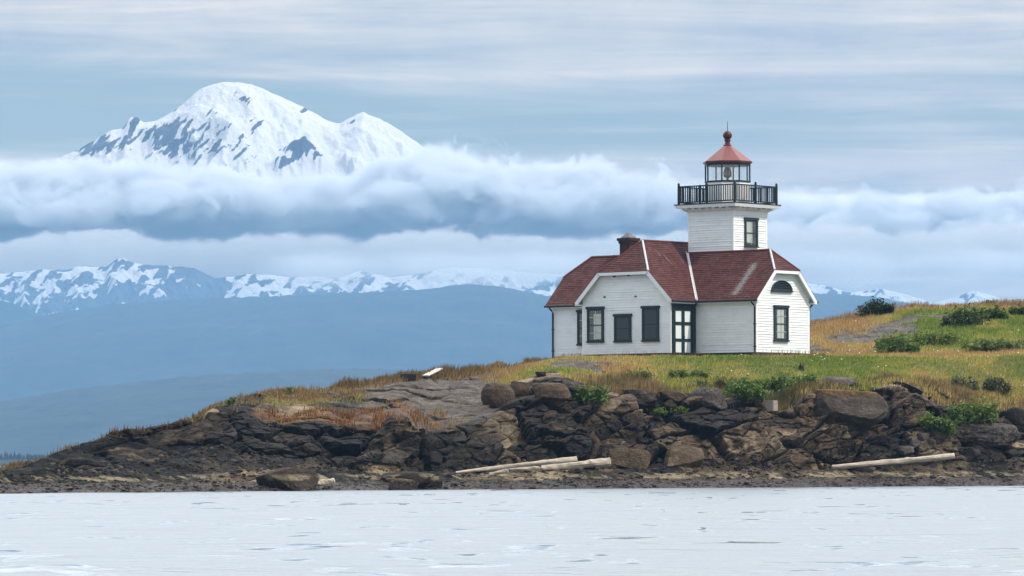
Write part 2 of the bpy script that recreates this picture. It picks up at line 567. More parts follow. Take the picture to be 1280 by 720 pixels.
# ------------------------------------------------------------------ water
m_water, t = new_mat('sea_water')
pos = geo_pos(t)
n1 = t.noise(t.scaled(pos, (0.38, 1.0, 1.0)), 1.0, 4.0, 0.6, 0.4)
n2 = t.noise(t.scaled(pos, (3.2, 4.5, 1.0)), 1.0, 3.0, 0.6)
h = t.math('ADD', t.math('MULTIPLY', n1, 0.7), t.math('MULTIPLY', n2, 0.3))
n3 = t.noise(t.scaled(pos, (0.75, 0.42, 1.0)), 1.0, 3.0, 0.55, 0.8)
n4 = t.noise(t.scaled(pos, (0.05, 0.03, 1.0)), 1.0, 2.0, 0.5)
slick = t.mrange(t.math('ADD', t.math('MULTIPLY', n3, 0.75), t.math('MULTIPLY', n4, 0.25)), 0.575, 0.64)
finish(t, (0.10, 0.13, 0.15), t.mrange(slick, 0, 1, 0.37, 0.10, False), t.n('ShaderNodeBump', inp={'Height': h, 'Strength': t.mrange(slick, 0, 1, 0.5, 0.04, False), 'Distance': 0.40}).outputs[0], 0.5, IOR=1.333)
xs = np.arange(-60, 60.01, 0.4)
ys = np.arange(20, 236.01, 0.4)
Xg, Yg = np.meshgrid(xs, ys)
rng = np.random.default_rng(11)
Zg = np.zeros_like(Xg)
for i in range(26):
    lam = rng.uniform(0.9, 7.0)
    a = rng.normal(-1.35, 0.5)
    k = 2 * math.pi / lam
    Zg += 0.0013 * lam ** 0.8 * np.sin(k * (Xg * math.cos(a) + Yg * math.sin(a)) + rng.uniform(0, 7))
p = np.stack([Xg.ravel() / 14, Yg.ravel() / 14, np.zeros(Xg.size)], 1)
Zg *= (0.55 + 0.9 * np.clip(fbm(p, 3, 8).reshape(Xg.shape) + 0.35, 0, 2))
border = np.minimum(np.minimum(Xg + 60, 60 - Xg), np.minimum(Yg - 20, 236 - Yg))
Zg *= np.clip(border / 5, 0, 1)
V = np.stack([Xg, Yg, Zg], 2).reshape(-1, 3)
Fq = grid_faces(len(ys), len(xs))
b = len(V)
FAR = 60000.0
V = np.concatenate([V, [(-60, 20, 0), (60, 20, 0), (60, 236, 0), (-60, 236, 0), (-FAR, -200, 0), (FAR, -200, 0), (FAR, FAR, 0), (-FAR, FAR, 0)]])
Fq = np.concatenate([Fq, [(b + 4, b + 5, b + 1, b), (b + 5, b + 6, b + 2, b + 1), (b + 6, b + 7, b + 3, b + 2), (b + 7, b + 4, b, b + 3)]])
raw_mesh('water', V, Fq, m_water, True, kind='structure')

# ------------------------------------------------------------------ the island
def tab(px, pairs):
    a = np.array(pairs, float)
    return np.interp(px, a[:, 0], a[:, 1])


PXK = np.concatenate([np.arange(-420, -100, 20), np.arange(-100, 1400, 6), np.arange(1400, 2300, 30)]).astype(float)
Yw = 169 + np.clip(PXK, -300, 1900) / 1280.0 * 32.5
foot_t = [(-420, 612), (-100, 604), (0, 597), (60, 590), (120, 583), (180, 576), (245, 563), (256, 560), (300, 563), (350, 569), (400, 578), (470, 586), (520, 589), (560, 591), (640, 587), (700, 583),
          (760, 582), (830, 581), (900, 580), (960, 583), (1020, 586), (1080, 586), (1150, 578), (1200, 574), (1280, 574), (1500, 580), (2300, 600)]
lip_t = [(-420, 611), (-100, 602), (0, 592), (60, 580), (120, 562), (180, 549), (238, 534), (249, 530), (257, 513), (290, 512), (315, 522), (332, 530), (351, 533), (396, 526), (429, 533), (470, 528),
         (498, 527), (518, 534), (532, 544), (552, 540), (595, 527), (620, 516), (640, 506), (660, 499), (680, 490), (700, 488), (720, 492), (745, 500), (760, 498), (822, 497), (845, 508), (860, 510), (880, 503),
         (900, 512), (930, 505), (960, 507), (985, 513), (997, 499), (1035, 490), (1072, 491), (1090, 497), (1123, 487), (1155, 500), (1180, 508), (1225, 529), (1280, 530), (1500, 530), (2300, 585)]
top_t = [(-420, 610), (-100, 600), (-60, 596), (0, 588), (55, 576), (83, 559), (111, 552), (150, 537), (180, 536), (222, 525), (248, 520), (255, 513), (262, 507), (295, 498), (332, 489), (359, 488), (393, 487), (420, 483), (451, 479),
         (476, 475), (501, 470.5), (532, 465.5), (552, 464), (595, 461), (620, 458), (670, 455), (692, 452.5)]
hill_t = [(900, 447), (960, 430), (985, 415), (1005, 408), (1014, 405), (1043, 400), (1072, 396), (1100, 391), (1123, 387), (1180, 384.5), (1217, 382), (1280, 384), (1400, 388), (1600, 400), (2300, 470)]
depth_lip = tab(PXK, [(-420, 2), (0, 3), (200, 3.5), (250, 3), (300, 3), (500, 3), (560, 4), (640, 4.5), (720, 5), (800, 5), (900, 4), (1100, 3.5), (1200, 6), (1280, 6), (2300, 6)])
Yf = Yw + tab(PXK, [(-420, 2), (0, 3), (240, 6), (320, 7), (450, 4), (560, 4), (900, 4), (1280, 4)])
Yl = Yf + depth_lip
Yt = tab(PXK, [(-420, 176), (0, 178), (240, 184), (256, 190), (300, 191), (420, 199), (560, 208), (640, 213), (692, 217)])


def to_xz(px, py, Y):
    u, v = (px - 640.0) / F, (HZ - py) / F
    return Y * (u * cr + v * sr), CAMZ + Y * (-u * sr + v * cr)


DX = 0.066
XS = np.concatenate([np.arange(-46, -24.0, 0.22), np.arange(-24.0, 31.5, DX), np.arange(31.5, 62, 0.25)])
NC = len(XS)


def curve(px, py, Y):
    X, Z = to_xz(px, py, Y)
    o = np.argsort(X)
    return np.interp(XS, X[o], Y[o]), np.interp(XS, X[o], Z[o])


yW = np.interp(XS, (PXK - 640) / F * Yw, Yw) + 0.7 * fbm(np.stack([XS / 3.0, 0 * XS, 0 * XS], 1), 3, 5)
yW = yW - 14 * smoothstep(-XS, 24, 46) * 0
yF, zF = curve(PXK, tab(PXK, foot_t), Yf)
yL, zL = curve(PXK, tab(PXK, lip_t), Yl)
PAD = 6.27
# crest on the left promontory; flat pad under the house; the hill behind on the right
yTl, zTl = curve(PXK, tab(PXK, top_t), Yt)
yTh, zTh = curve(PXK, tab(PXK, hill_t), np.full(len(PXK), 258.0))
XB = 2.0                                   # the left end of the house
wl = smoothstep(XS, XB - 2.5, XB + 1.0)    # 0 on the promontory, 1 on the pad
wr = smoothstep(XS, 12.5, 17.0)
yM = (1 - wl) * (yL + 0.55 * (yTl - yL)) + wl * ((1 - wr) * 212.8 + wr * 221.0)
zM = (1 - wl) * (zL + 0.62 * (zTl - zL)) + wl * ((1 - wr) * (PAD - 0.10) + wr * (PAD + 0.05))
yT = (1 - wl) * yTl + wl * ((1 - wr) * 240.0 + wr * 258.0)
zT = (1 - wl) * zTl + wl * ((1 - wr) * (PAD + 0.02) + wr * np.maximum(zTh, PAD))
yBk = yT + (1 - wl) * 10 + wl * 25
yB, zB = yW + 2.6, np.full(NC, 0.0)
zB = np.minimum(0.42 + 0.06 * np.sin(XS), zF * 0.6)
keysY = np.stack([yW - 6, yW, yB, yF, yL, yM, yT, yBk])
keysZ = np.stack([np.full(NC, -1.3), np.zeros(NC), zB, zF, zL, zM, zT, np.full(NC, -2.0)])
# end caps sink into the sea
endf = smoothstep(XS, -46, -36) * smoothstep(-XS, -62, -50)
keysZ = keysZ * endf + (1 - endf) * -1.5
NSEG = [10, 44, 60, 120, 130, 170, 14]
rowsY, rowsZ, rowS = [], [], []
for s, nr in enumerate(NSEG):
    tt = np.linspace(0, 1, nr, endpoint=(s == len(NSEG) - 1))
    for q in tt:
        rowsY.append(keysY[s] * (1 - q) + keysY[s + 1] * q)
        zq = q
        if s == 5:      # a hill that leaves the pad gently
            zq = q + wr * (q * q * (3 - 2 * q) * 0.6 + q * 0.4 - q)
        rowsZ.append(keysZ[s] * (1 - zq) + keysZ[s + 1] * zq)
        rowS.append(s + q)
BY, BZ, RS = np.array(rowsY), np.array(rowsZ), np.array(rowS)
NR = len(RS)
BY, BZ = gauss1(BY, 3.0), gauss1(BZ, 3.0)
BZ = gauss1(BZ, 2.0, 1)
BX = np.broadcast_to(XS[None, :], BY.shape)
S = np.broadcast_to(RS[:, None], BY.shape)


def normals(X, Y, Z):
    du = np.stack([np.gradient(a, axis=1) for a in (X, Y, Z)], 2)
    dv = np.stack([np.gradient(a, axis=0) for a in (X, Y, Z)], 2)
    n = np.cross(du, dv)
    return n / (np.linalg.norm(n, axis=2, keepdims=True) + 1e-9)


N0 = normals(BX, BY, BZ)
P = np.stack([BX, BY, BZ], 2)
flat = P.reshape(-1, 3)
UX = 640 + F * BX / BY                     # columns of the photograph, for saying which stretch of shore is which
# --- what is where
vegN = fbm(flat / np.array([2.6, 3.5, 2.6]), 4, 101).reshape(BX.shape)
vegF = fbm(flat / np.array([0.8, 1.1, 0.8]), 3, 131).reshape(BX.shape)
grass = smoothstep(S, 4.0, 4.16 + 0.0 * S)
lipshift = tab(UX[0], [(-420, 1), (250, .8), (430, .8), (560, 1.0), (700, .5), (760, .05), (850, 0.12), (960, .1), (1000, .0), (1150, .0), (1225, .12), (1400, .1)])
grass = smoothstep(S + 0.16 * vegN, 4.0 + lipshift[None, :], 4.12 + lipshift[None, :])
# bare smooth slab running down from the crest, left of the house, and the pale track beside the house
uxg = UX


def bump2(cx, cs, sx, ss, power=2):
    return np.exp(-np.abs((uxg - cx) / sx) ** power - np.abs((S - cs) / ss) ** power)


grass = np.where((uxg < 445), grass * (0.25 + 0.6 * smoothstep(vegN, -0.1, 0.2)), grass)
slab = np.clip(smoothstep(uxg + 30 * vegN, 425, 470) * smoothstep(uxg + 20 * vegN, 640, 590) * smoothstep(S + 0.25 * vegN, 5.85, 5.6) * smoothstep(S, 3.9, 4.05), 0, 1)
track = smoothstep(S + 0.2 * vegN, 4.55, 4.7) * smoothstep(S + 0.2 * vegN, 5.04, 4.9) * smoothstep(uxg, 660, 700) * smoothstep(uxg + 40 * vegN, 800, 765)
outcrop = smoothstep(BX + 0 * S, 14.2, 15.2) * np.clip(np.maximum(
    bump2(1080, 5.42, 92, 0.20, 3) * smoothstep(vegN * 0.8 + vegF * 0.5, -0.2, 0.0), bump2(1150, 5.64, 60, 0.15, 3) * smoothstep(vegN * 0.8 + vegF * 0.5, -0.25, -0.05)) * 1.9, 0, 1)
grass = grass * (1 - slab) * (1 - track) * (1 - outcrop)
house_zone = (BX > 1.5) & (BX < 15.2) & (BY > 214) & (BY < 230)
# --- displacement of the rock
hi_ = 4.42 - 0.32 * smoothstep(uxg, 280, 330) * smoothstep(uxg, 650, 600)
cliff = smoothstep(S, 2.6, 3.15) * smoothstep(S, hi_, 4.02) * smoothstep(BX, -36, -28)
leftside = smoothstep(uxg, 262, 240)
cliff = cliff * (1 - 0.55 * leftside)
rockmask = np.clip(np.maximum(cliff, 0.28 * (1 - grass) * smoothstep(S, 3.0, 3.5) * smoothstep(S, 6.3, 5.9)), 0, 1)
tilt = np.array([[0.96, 0.0, 0.28], [0, 1, 0], [-0.28, 0, 0.96]])
q = flat @ tilt.T
disp = np.zeros(len(flat))
r1, o1, a1, b1 = worley(q / np.array([3.7, 2.3, 1.7]) + 0.12 * np.stack([vegF.ravel()] * 3, 1), 201)
disp += 0.95 * (r1[:, 0] - 0.55) + 1.0 * ((r1 - 0.5) * o1).sum(1) * 2
crack1 = smoothstep(b1 - a1, 0.10, 0.0)
disp -= 0.45 * crack1
r2, o2, a2, b2 = worley(q / np.array([1.15, 0.8, 0.42]), 231)
disp += 0.12 * (r2[:, 0] - 0.5) + 0.17 * ((r2 - 0.5) * o2).sum(1) * 2
crack2 = smoothstep(b2 - a2, 0.12, 0.0)
disp -= 0.09 * crack2
r3, o3, a3, b3 = worley(q / np.array([0.34, 0.32, 0.2]), 261)
disp += 0.03 * (r3[:, 0] - 0.5) + 0.06 * ((r3 - 0.5) * o3).sum(1) * 2
disp += 0.05 * fbm(q / 0.7, 4, 281, 0.55, True)
# strata: thin ledges
st = q[:, 2] * 2.1 + 0.8 * fbm(q / 2.5, 3, 291)
disp += 0.08 * (np.abs(st - np.round(st)) * 2 - 0.5)
st2 = q[:, 2] * 0.95 + 0.9 * fbm(q / 3.2, 3, 295) + 0.5 * r1[:, 2]
fr_ = st2 - np.floor(st2)
disp += 0.55 * (np.where(fr_ < 0.86, (fr_ / 0.86) ** 1.3, (1 - fr_) / 0.14) - 0.45) * (0.35 + 0.9 * r1[:, 1])
st3 = q[:, 2] * 2.6 + 0.9 * fbm(q / 1.4, 3, 297) + 0.6 * r2[:, 2]
fr3 = st3 - np.floor(st3)
disp += 0.06 * (np.where(fr3 < 0.85, fr3 / 0.85, (1 - fr3) / 0.15) - 0.45)
disp = np.clip(disp, -1.1, 0.7).reshape(BX.shape) * rockmask
left_rough = (0.30 * fbm(flat / np.array([2.2, 1.2, 0.8]), 5, 311, 0.6, True)).reshape(BX.shape) * leftside * smoothstep(S, 2.4, 3.0) * smoothstep(S, 6.1, 5.6)
soft = (0.10 * fbm(flat / 1.2, 4, 321)).reshape(BX.shape) * smoothstep(S, 4.0, 4.4)
bushy = (0.07 * fbm(flat / 0.28, 3, 331)).reshape(BX.shape) * smoothstep(S, 4.0, 4.4)
beachb = (0.14 * fbm(flat / np.array([0.5, 0.35, 0.35]), 4, 341, 0.62)).reshape(BX.shape) * smoothstep(S, 0.7, 1.1) * smoothstep(S, 3.2, 2.8)
ledge = (0.22 * np.maximum(0, fbm(flat / np.array([2.6, 0.9, 0.9]), 3, 351))).reshape(BX.shape) * smoothstep(S, 1.5, 2.0) * smoothstep(S, 3.1, 2.8)
tame = np.where(house_zone, 0.12, 1.0)
tame = gauss1(gauss1(tame, 6, 1), 4)
total = disp + left_rough
dirn = N0 * np.array([0.7, 1.0, 0.45])
dirn[..., 1] -= 0.25
P = P + dirn * total[..., None] * tame[..., None]
P[..., 2] += (soft + bushy + beachb + ledge) * tame
# the photograph's overhanging head of dark rock, and the hollow under the boulder
P[..., 1] += 1.3 * np.exp(-((uxg - 622) / 26) ** 2 - ((S - 4.18) / 0.10) ** 2)
ORANGE = np.clip(smoothstep(uxg, 285, 340) * smoothstep(uxg + 60 * vegN, 600, 470) * smoothstep(S + 0.3 * vegN, 3.85, 4.02) * smoothstep(S + 0.3 * vegN, 4.75, 4.35), 0, 1)
ORANGE = np.maximum(ORANGE, 0.9 * smoothstep(vegN + 0.3 * vegF, 0.1, 0.35) * smoothstep(uxg, 995, 1010) * smoothstep(uxg, 1085, 1060) * smoothstep(S, 3.6, 3.9) * smoothstep(S, 4.25, 4.05))
ORANGE = np.maximum(ORANGE, 0.6 * smoothstep(uxg, 80, 140) * smoothstep(uxg, 290, 240) * smoothstep(S + 0.3 * vegN, 4.3, 4.8))
PALE = np.maximum(slab, np.maximum(track, outcrop))
crev_shade = np.clip(0.7 * np.maximum(crack1, 0.7 * crack2).reshape(BX.shape) * rockmask, 0, 1)
# black headland rock with painted shade on its seaward face, broken by paler bands
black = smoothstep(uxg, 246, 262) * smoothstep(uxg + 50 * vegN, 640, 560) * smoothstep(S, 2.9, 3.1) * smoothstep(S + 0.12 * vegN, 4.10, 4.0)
crev_shade = np.maximum(crev_shade, black * np.clip(1.0 - 0.9 * np.maximum(vegF - 0.1, 0) * 2, 0.4, 1))

# dry or green: the seaward rim and the far hill are dry, the lawn before the house and the slope on the right are green
DRY = np.full(BX.shape, 0.50) + 0.75 * vegN + 0.30 * vegF
lawn = smoothstep(S, 4.5, 4.7) * smoothstep(S, 5.10, 5.0) * smoothstep(uxg, 790, 850)
DRY -= 0.42 * lawn * smoothstep(uxg, 1120, 1000)
DRY -= 0.25 * lawn * smoothstep(uxg, 1000, 1120)
DRY += 0.55 * smoothstep(S, 5.12, 5.2) * smoothstep(uxg + 60 * vegN, 1130, 1060)
DRY += 0.35 * smoothstep(S, 5.0, 5.06) * smoothstep(S, 5.24, 5.16)
DRY += 0.5 * smoothstep(S, 5.82, 5.9) * smoothstep(BX, 13, 15)
DRY -= 0.42 * smoothstep(S + 0.1 * vegN, 5.15, 5.26) * smoothstep(uxg + 40 * vegN, 1090, 1140) * smoothstep(S, 5.86, 5.78)
DRY += 0.22 * smoothstep(S, 4.45, 4.2) * smoothstep(uxg, 860, 780)
DRY += 0.32 * smoothstep(S, 4.5, 4.2) * smoothstep(uxg, 1080, 1130)
DRY -= 0.65 * np.exp(-((uxg - 965) / 45) ** 2 - ((S - 4.30) / 0.16) ** 2)
DRY += 0.05 * smoothstep(uxg, 700, 640)
DRY = np.clip(DRY + 0.35 * ORANGE * (UX < 640), 0, 1)

# --- materials
m_rock, t = new_mat('shore_rock')
pos = geo_pos(t)
zs = t.n('ShaderNodeSeparateXYZ', inp={0: pos}).outputs['Z']
g, org, pal, crv = t.attr('grass'), t.attr('orange'), t.attr('pale'), t.attr('crevice_and_shade')
nb = t.noise(t.scaled(pos, (0.55, 0.55, 1.1)), 1.0, 6.0, 0.65, 0.6)
nf = t.noise(pos, 5.0, 6.0, 0.7)
nff = t.noise(pos, 22.0, 3.0, 0.7)
bed = t.noise(t.scaled(pos, (0.9, 0.9, 7.0)), 1.0, 4.0, 0.6, 0.5)
tn = t.math('ADD', t.math('MULTIPLY', t.attr('tone'), 0.50), t.math('MULTIPLY', t.math('ADD', t.math('MULTIPLY', nb, 0.34), t.math('ADD', t.math('MULTIPLY', nf, 0.33), t.math('MULTIPLY', bed, 0.33))), 0.50))
rock = t.ramp(tn,
              [(0.30, (0.005, 0.0045, 0.004)), (0.45, (0.016, 0.012, 0.009)), (0.54, (0.055, 0.037, 0.022)), (0.62, (0.125, 0.088, 0.053)), (0.70, (0.28, 0.215, 0.145))])
slabc = t.ramp(t.math('ADD', t.math('MULTIPLY', t.noise(t.scaled(pos, (1.3, 1.0, 3.5)), 1.0, 5.0, 0.7, 0.5), 0.5), t.math('MULTIPLY', nff, 0.5)),
               [(0.32, (0.020, 0.017, 0.015)), (0.5, (0.078, 0.064, 0.053)), (0.68, (0.22, 0.186, 0.155))])
col = t.mix(t.mrange(t.math('ADD', pal, t.math('MULTIPLY', t.math('SUBTRACT', nf, 0.5), 0.9)), 0.35, 0.65), rock, slabc)
orc = t.ramp(nf, [(0.3, (0.040, 0.022, 0.010)), (0.5, (0.12, 0.058, 0.018)), (0.7, (0.27, 0.135, 0.036))])
nm_ = t.math('ADD', t.math('MULTIPLY', t.noise(pos, 2.6, 6.0, 0.75), 0.6), t.math('MULTIPLY', nff, 0.4))
col = t.mix(t.math('MULTIPLY', t.mrange(t.math('ADD', org, t.math('MULTIPLY', t.math('SUBTRACT', nm_, 0.5), 3.2)), 0.45, 1.05), 0.75), col, orc)
# moss and short turf in the joints
moss = t.mrange(t.noise(pos, 1.7, 5.0, 0.7), 0.58, 0.68)
moss = t.math('MULTIPLY', moss, t.mrange(zs, 2.2, 0.9))
col = t.mix(t.math('MULTIPLY', moss, 0.75), col, (0.085, 0.095, 0.022))
# tan dried weed line and bleached ledges above the tide
tan = t.math('MULTIPLY', t.mrange(zs, 0.40, 0.46), t.mrange(zs, 0.74, 0.58))
tan = t.math('MULTIPLY', tan, t.mrange(t.noise(t.scaled(pos, (0.5, 1.6, 1.6)), 1.0, 4.0, 0.6), 0.46, 0.58))
col = t.mix(t.math('MULTIPLY', tan, 0.8), col, t.mix(nff, (0.13, 0.105, 0.065), (0.36, 0.30, 0.20)))
# the tide's wrack
weed = t.ramp(t.noise(pos, 9.0, 5.0, 0.75), [(0.38, (0.005, 0.004, 0.004)), (0.5, (0.018, 0.012, 0.008)), (0.58, (0.05, 0.028, 0.014)), (0.67, (0.15, 0.11, 0.08))])
wet = t.mrange(t.math('ADD', zs, t.math('MULTIPLY', t.math('SUBTRACT', nf, 0.5), 0.22)), 0.42, 0.34)
col = t.mix(wet, col, weed)
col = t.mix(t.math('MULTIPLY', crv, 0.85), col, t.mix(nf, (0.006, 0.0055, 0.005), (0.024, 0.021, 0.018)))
soil = t.ramp(nf, [(0.3, (0.06, 0.055, 0.018)), (0.55, (0.13, 0.115, 0.036)), (0.75, (0.23, 0.18, 0.07))])
col = t.mix(t.mrange(g, 0.3, 0.6), col, soil)
hgt = t.math('ADD', t.math('MULTIPLY', nf, 0.7), t.math('MULTIPLY', nff, 0.3))
finish(t, col, t.mrange(wet, 0, 1, 0.9, 0.55, False), bump(t, hgt, 0.9, 0.10), 0.25)

flatP = P.reshape(-1, 3)
tone = (0.52 * r1[:, 2] + 0.30 * r2[:, 1] + 0.18 * r3[:, 1]).reshape(BX.shape) - 0.24 * leftside
aG, aO, aP, aC, aT = (a.ravel() for a in (grass, ORANGE, PALE, crev_shade, tone))


def band(name, r0, r1):
    sl = slice(r0 * NC, r1 * NC)
    raw_mesh(name, flatP[sl], grid_faces(r1 - r0, NC), m_rock, False, {'grass': aG[sl], 'orange': aO[sl], 'pale': aP[sl], 'crevice_and_shade': aC[sl], 'tone': aT[sl]}, kind='structure')


cuts = np.cumsum([0] + NSEG)
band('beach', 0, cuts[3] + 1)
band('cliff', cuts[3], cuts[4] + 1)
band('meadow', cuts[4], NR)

# height of the finished ground, for standing things on it
gy = P[..., 1]


def ground(x, y):
    c = int(np.clip(np.searchsorted(XS, x), 1, NC - 1))
    if abs(XS[c - 1] - x) < abs(XS[c] - x):
        c -= 1
    yy, zz = P[:, c, 1], P[:, c, 2]
    best = None
    k = np.where((yy[:-1] - y) * (yy[1:] - y) <= 0)[0]
    if len(k) == 0:
        return -2.0
    tz = [zz[i] + (zz[i + 1] - zz[i]) * ((y - yy[i]) / (yy[i + 1] - yy[i] + 1e-9)) for i in k]
    return float(max(tz))


def on_ray(px, py, y0=150.0, y1=275.0):
    """where the line of sight through a pixel meets the finished ground"""
    y = y0
    while y < y1:
        p = at(px, py, y)
        if ground(p.x, p.y) >= p.z:
            return p
        y += 0.08
    return at(px, py, y1)

# ------------------------------------------------------------------ the lighthouse
TH = R(39.8)
hc = at(945.0, 447.0, 216.5)
house = bpy.data.objects.new('lighthouse', None)
COL.objects.link(house)
house.location = (hc.x, hc.y, PAD + 0.02)
house.rotation_euler = (0, 0, -TH)
house['label'] = 'white clapboard lighthouse with red shingle roofs and a square tower, standing on the headland meadow'
house['category'] = 'lighthouse'


# materials
m_white, t = new_mat('white_painted_boards')
oc = t.n('ShaderNodeTexCoord').outputs['Object']
n = t.noise(t.scaled(oc, (1.2, 1.2, 2.4)), 1.0, 5.0, 0.65)
n2 = t.noise(t.scaled(oc, (3.0, 3.0, 30.0)), 1.0, 3.0, 0.6)
col = t.ramp(t.math('ADD', t.math('MULTIPLY', n, 0.7), t.math('MULTIPLY', n2, 0.3)), [(0.30, (0.66, 0.68, 0.67)), (0.5, (0.80, 0.82, 0.81)), (0.7, (0.86, 0.87, 0.86))])
col = t.mix(t.mrange(t.noise(oc, 14.0, 4.0, 0.7), 0.66, 0.74), col, (0.50, 0.48, 0.43))
finish(t, col, 0.55, bump(t, n2, 0.15, 0.01), 0.35)
m_trim = plain('white_trim_paint', (0.80, 0.815, 0.80), 0.5, 0.05)
m_green = plain('dark_green_paint', (0.012, 0.026, 0.026), 0.45, 0.3)
m_black = plain('black_iron_paint', (0.012, 0.015, 0.017), 0.5, 0.3)
m_found = plain('dark_foundation', (0.03, 0.035, 0.042), 0.8, 0.3)
m_brick = plain('sooty_chimney_brick', (0.045, 0.022, 0.018), 0.85, 0.4, 20.0)
m_red = plain('faded_red_metal', (0.20, 0.060, 0.052), 0.45, 0.18, 3.0)
m_ball = plain('dark_red_metal', (0.075, 0.018, 0.018), 0.4, 0.2)
m_cap = plain('ridge_shingle', (0.13, 0.04, 0.035), 0.85, 0.35, 12.0)
m_flash = plain('weathered_zinc', (0.56, 0.55, 0.54), 0.6, 0.25, 5.0)
m_room = plain('dark_room', (0.02, 0.022, 0.022), 0.9, 0.2)
m_screen = plain('insect_screen', (0.045, 0.055, 0.06), 0.6, 0.25, 30.0)
m_curtain = plain('lace_curtain', (0.55, 0.56, 0.50), 0.9, 0.15, 10.0)
m_panel = plain('white_door_panel', (0.78, 0.82, 0.82), 0.35, 0.06, 4.0)
m_muntin = plain('pale_muntin', (0.36, 0.39, 0.36), 0.6, 0.1)

m_glass, t = new_mat('window_glass')
mx = t.n('ShaderNodeMixShader', inp={0: 0.13, 1: t.n('ShaderNodeBsdfTransparent', inp={'Color': (0.95, 0.97, 0.955, 1)}).outputs[0],
                                     2: t.n('ShaderNodeBsdfGlossy', inp={'Roughness': 0.03, 'Color': (0.8, 0.85, 0.85, 1)}).outputs[0]})
t.l(mx.outputs[0], t.n('ShaderNodeOutputMaterial').inputs['Surface'])

# red shingles: courses are real, the single shingles and the stains are in the material
m_roof, t = new_mat('red_shingles')
uv = t.n('ShaderNodeTexCoord').outputs['UV']
su = t.n('ShaderNodeSeparateXYZ', inp={0: uv})
bk = t.n('ShaderNodeTexBrick', offset=0.5, inp={'Vector': uv, 'Scale': 1.0, 'Mortar Size': 0.008, 'Brick Width': 0.2, 'Row Height': 0.14,
                                               'Color1': (0.062, 0.020, 0.017, 1), 'Color2': (0.135, 0.043, 0.035, 1), 'Mortar': (0.03, 0.012, 0.010, 1), 'Bias': -0.15})
pt = t.noise(uv, 1.1, 5.0, 0.65)
col = t.mix(t.mrange(pt, 0.35, 0.7), bk.outputs['Color'], t.mix(0.5, bk.outputs['Color'], (0.10, 0.045, 0.04)))
fl = t.noise(uv, 9.0, 4.0, 0.75)
lich = t.mrange(t.math('ADD', t.math('MULTIPLY', fl, 0.7), t.math('MULTIPLY', pt, 0.3)), 0.585, 0.66)
col = t.mix(t.math('MULTIPLY', lich, 0.35), col, (0.38, 0.36, 0.34))
stain = t.attr('stain')
st = t.mrange(t.math('ADD', stain, t.math('MULTIPLY', t.math('SUBTRACT', t.noise(t.scaled(uv, (9.0, 2.5, 1.0)), 1.0, 5.0, 0.75), 0.5), 1.3)), 0.45, 0.95)
col = t.mix(t.math('MULTIPLY', st, 0.8), col, (0.52, 0.50, 0.48))
finish(t, col, 0.85, bump(t, bk.outputs['Fac'], -0.3, 0.01), 0.2)


def hmesh(name, bm, mat, parent=house, smooth=False, stain=None):
    bmesh.ops.recalc_face_normals(bm, faces=bm.faces)
    me = bpy.data.meshes.new(name)
    bm.to_mesh(me)
    bm.free()
    if smooth:
        me.polygons.foreach_set('use_smooth', [True] * len(me.polygons))
    me.materials.append(mat)
    o = bpy.data.objects.new(name, me)
    COL.objects.link(o)
    o.parent = parent
    return o


def prism(bm, pts0, pts1):
    """closed solid between two polygons with the same corners"""
    v0 = [bm.verts.new(p) for p in pts0]
    v1 = [bm.verts.new(p) for p in pts1]
    k = len(v0)
    bm.faces.new(v0[::-1])
    bm.faces.new(v1)
    for i in range(k):
        j = (i + 1) % k
        bm.faces.new((v0[i], v0[j], v1[j], v1[i]))


def bx(bm, x0, x1, y0, y1, z0, z1):
    prism(bm, [(x0, y0, z0), (x1, y0, z0), (x1, y1, z0), (x0, y1, z0)], [(x0, y0, z1), (x1, y0, z1), (x1, y1, z1), (x0, y1, z1)])


def tube(bm, pts, r, k=8, r1=None, cap=True):
    pts = [Vector(p) for p in pts]
    rings = []
    for i, p in enumerate(pts):
        d = (pts[min(i + 1, len(pts) - 1)] - pts[max(i - 1, 0)]).normalized()
        a = d.orthogonal().normalized() if abs(d.z) < 0.9 else Vector((1, 0, 0))
        a = (Vector((0, 0, 1)).cross(d) if abs(d.z) < 0.9 else Vector((1, 0, 0))).normalized()
        b = d.cross(a).normalized()
        rr = r if r1 is None else r + (r1 - r) * i / (len(pts) - 1)
        rings.append([bm.verts.new(p + (a * math.cos(q) + b * math.sin(q)) * rr) for q in [2 * math.pi * j / k for j in range(k)]])
    for A, B in zip(rings, rings[1:]):
        for j in range(k):
            bm.faces.new((A[j], A[(j + 1) % k], B[(j + 1) % k], B[j]))
    if cap:
        bm.faces.new(rings[0][::-1])
        bm.faces.new(rings[-1])


def lathe(bm, cx, cy, prof, k=16, rot=0.0):
    rings = [[bm.verts.new((cx + r * math.cos(rot + 2 * math.pi * j / k), cy + r * math.sin(rot + 2 * math.pi * j / k), z)) for j in range(k)] for r, z in prof]
    for A, B in zip(rings, rings[1:]):
        for j in range(k):
            bm.faces.new((A[j], A[(j + 1) % k], B[(j + 1) % k], B[j]))
    bm.faces.new(rings[0][::-1])
    bm.faces.new(rings[-1])


def clip(poly, t0, t1):
    for sgn, lim in ((1, t0), (-1, t1)):
        out = []
        for i, p in enumerate(poly):
            q_ = poly[(i + 1) % len(poly)]
            fp, fq = sgn * (p[1] - lim), sgn * (q_[1] - lim)
            if fp >= -1e-9:
                out.append(p)
            if (fp > 1e-9 and fq < -1e-9) or (fp < -1e-9 and fq > 1e-9):
                u = fp / (fp - fq)
                out.append((p[0] + (q_[0] - p[0]) * u, lim))
        poly = out
        if len(poly) < 3:
            return []
    return poly


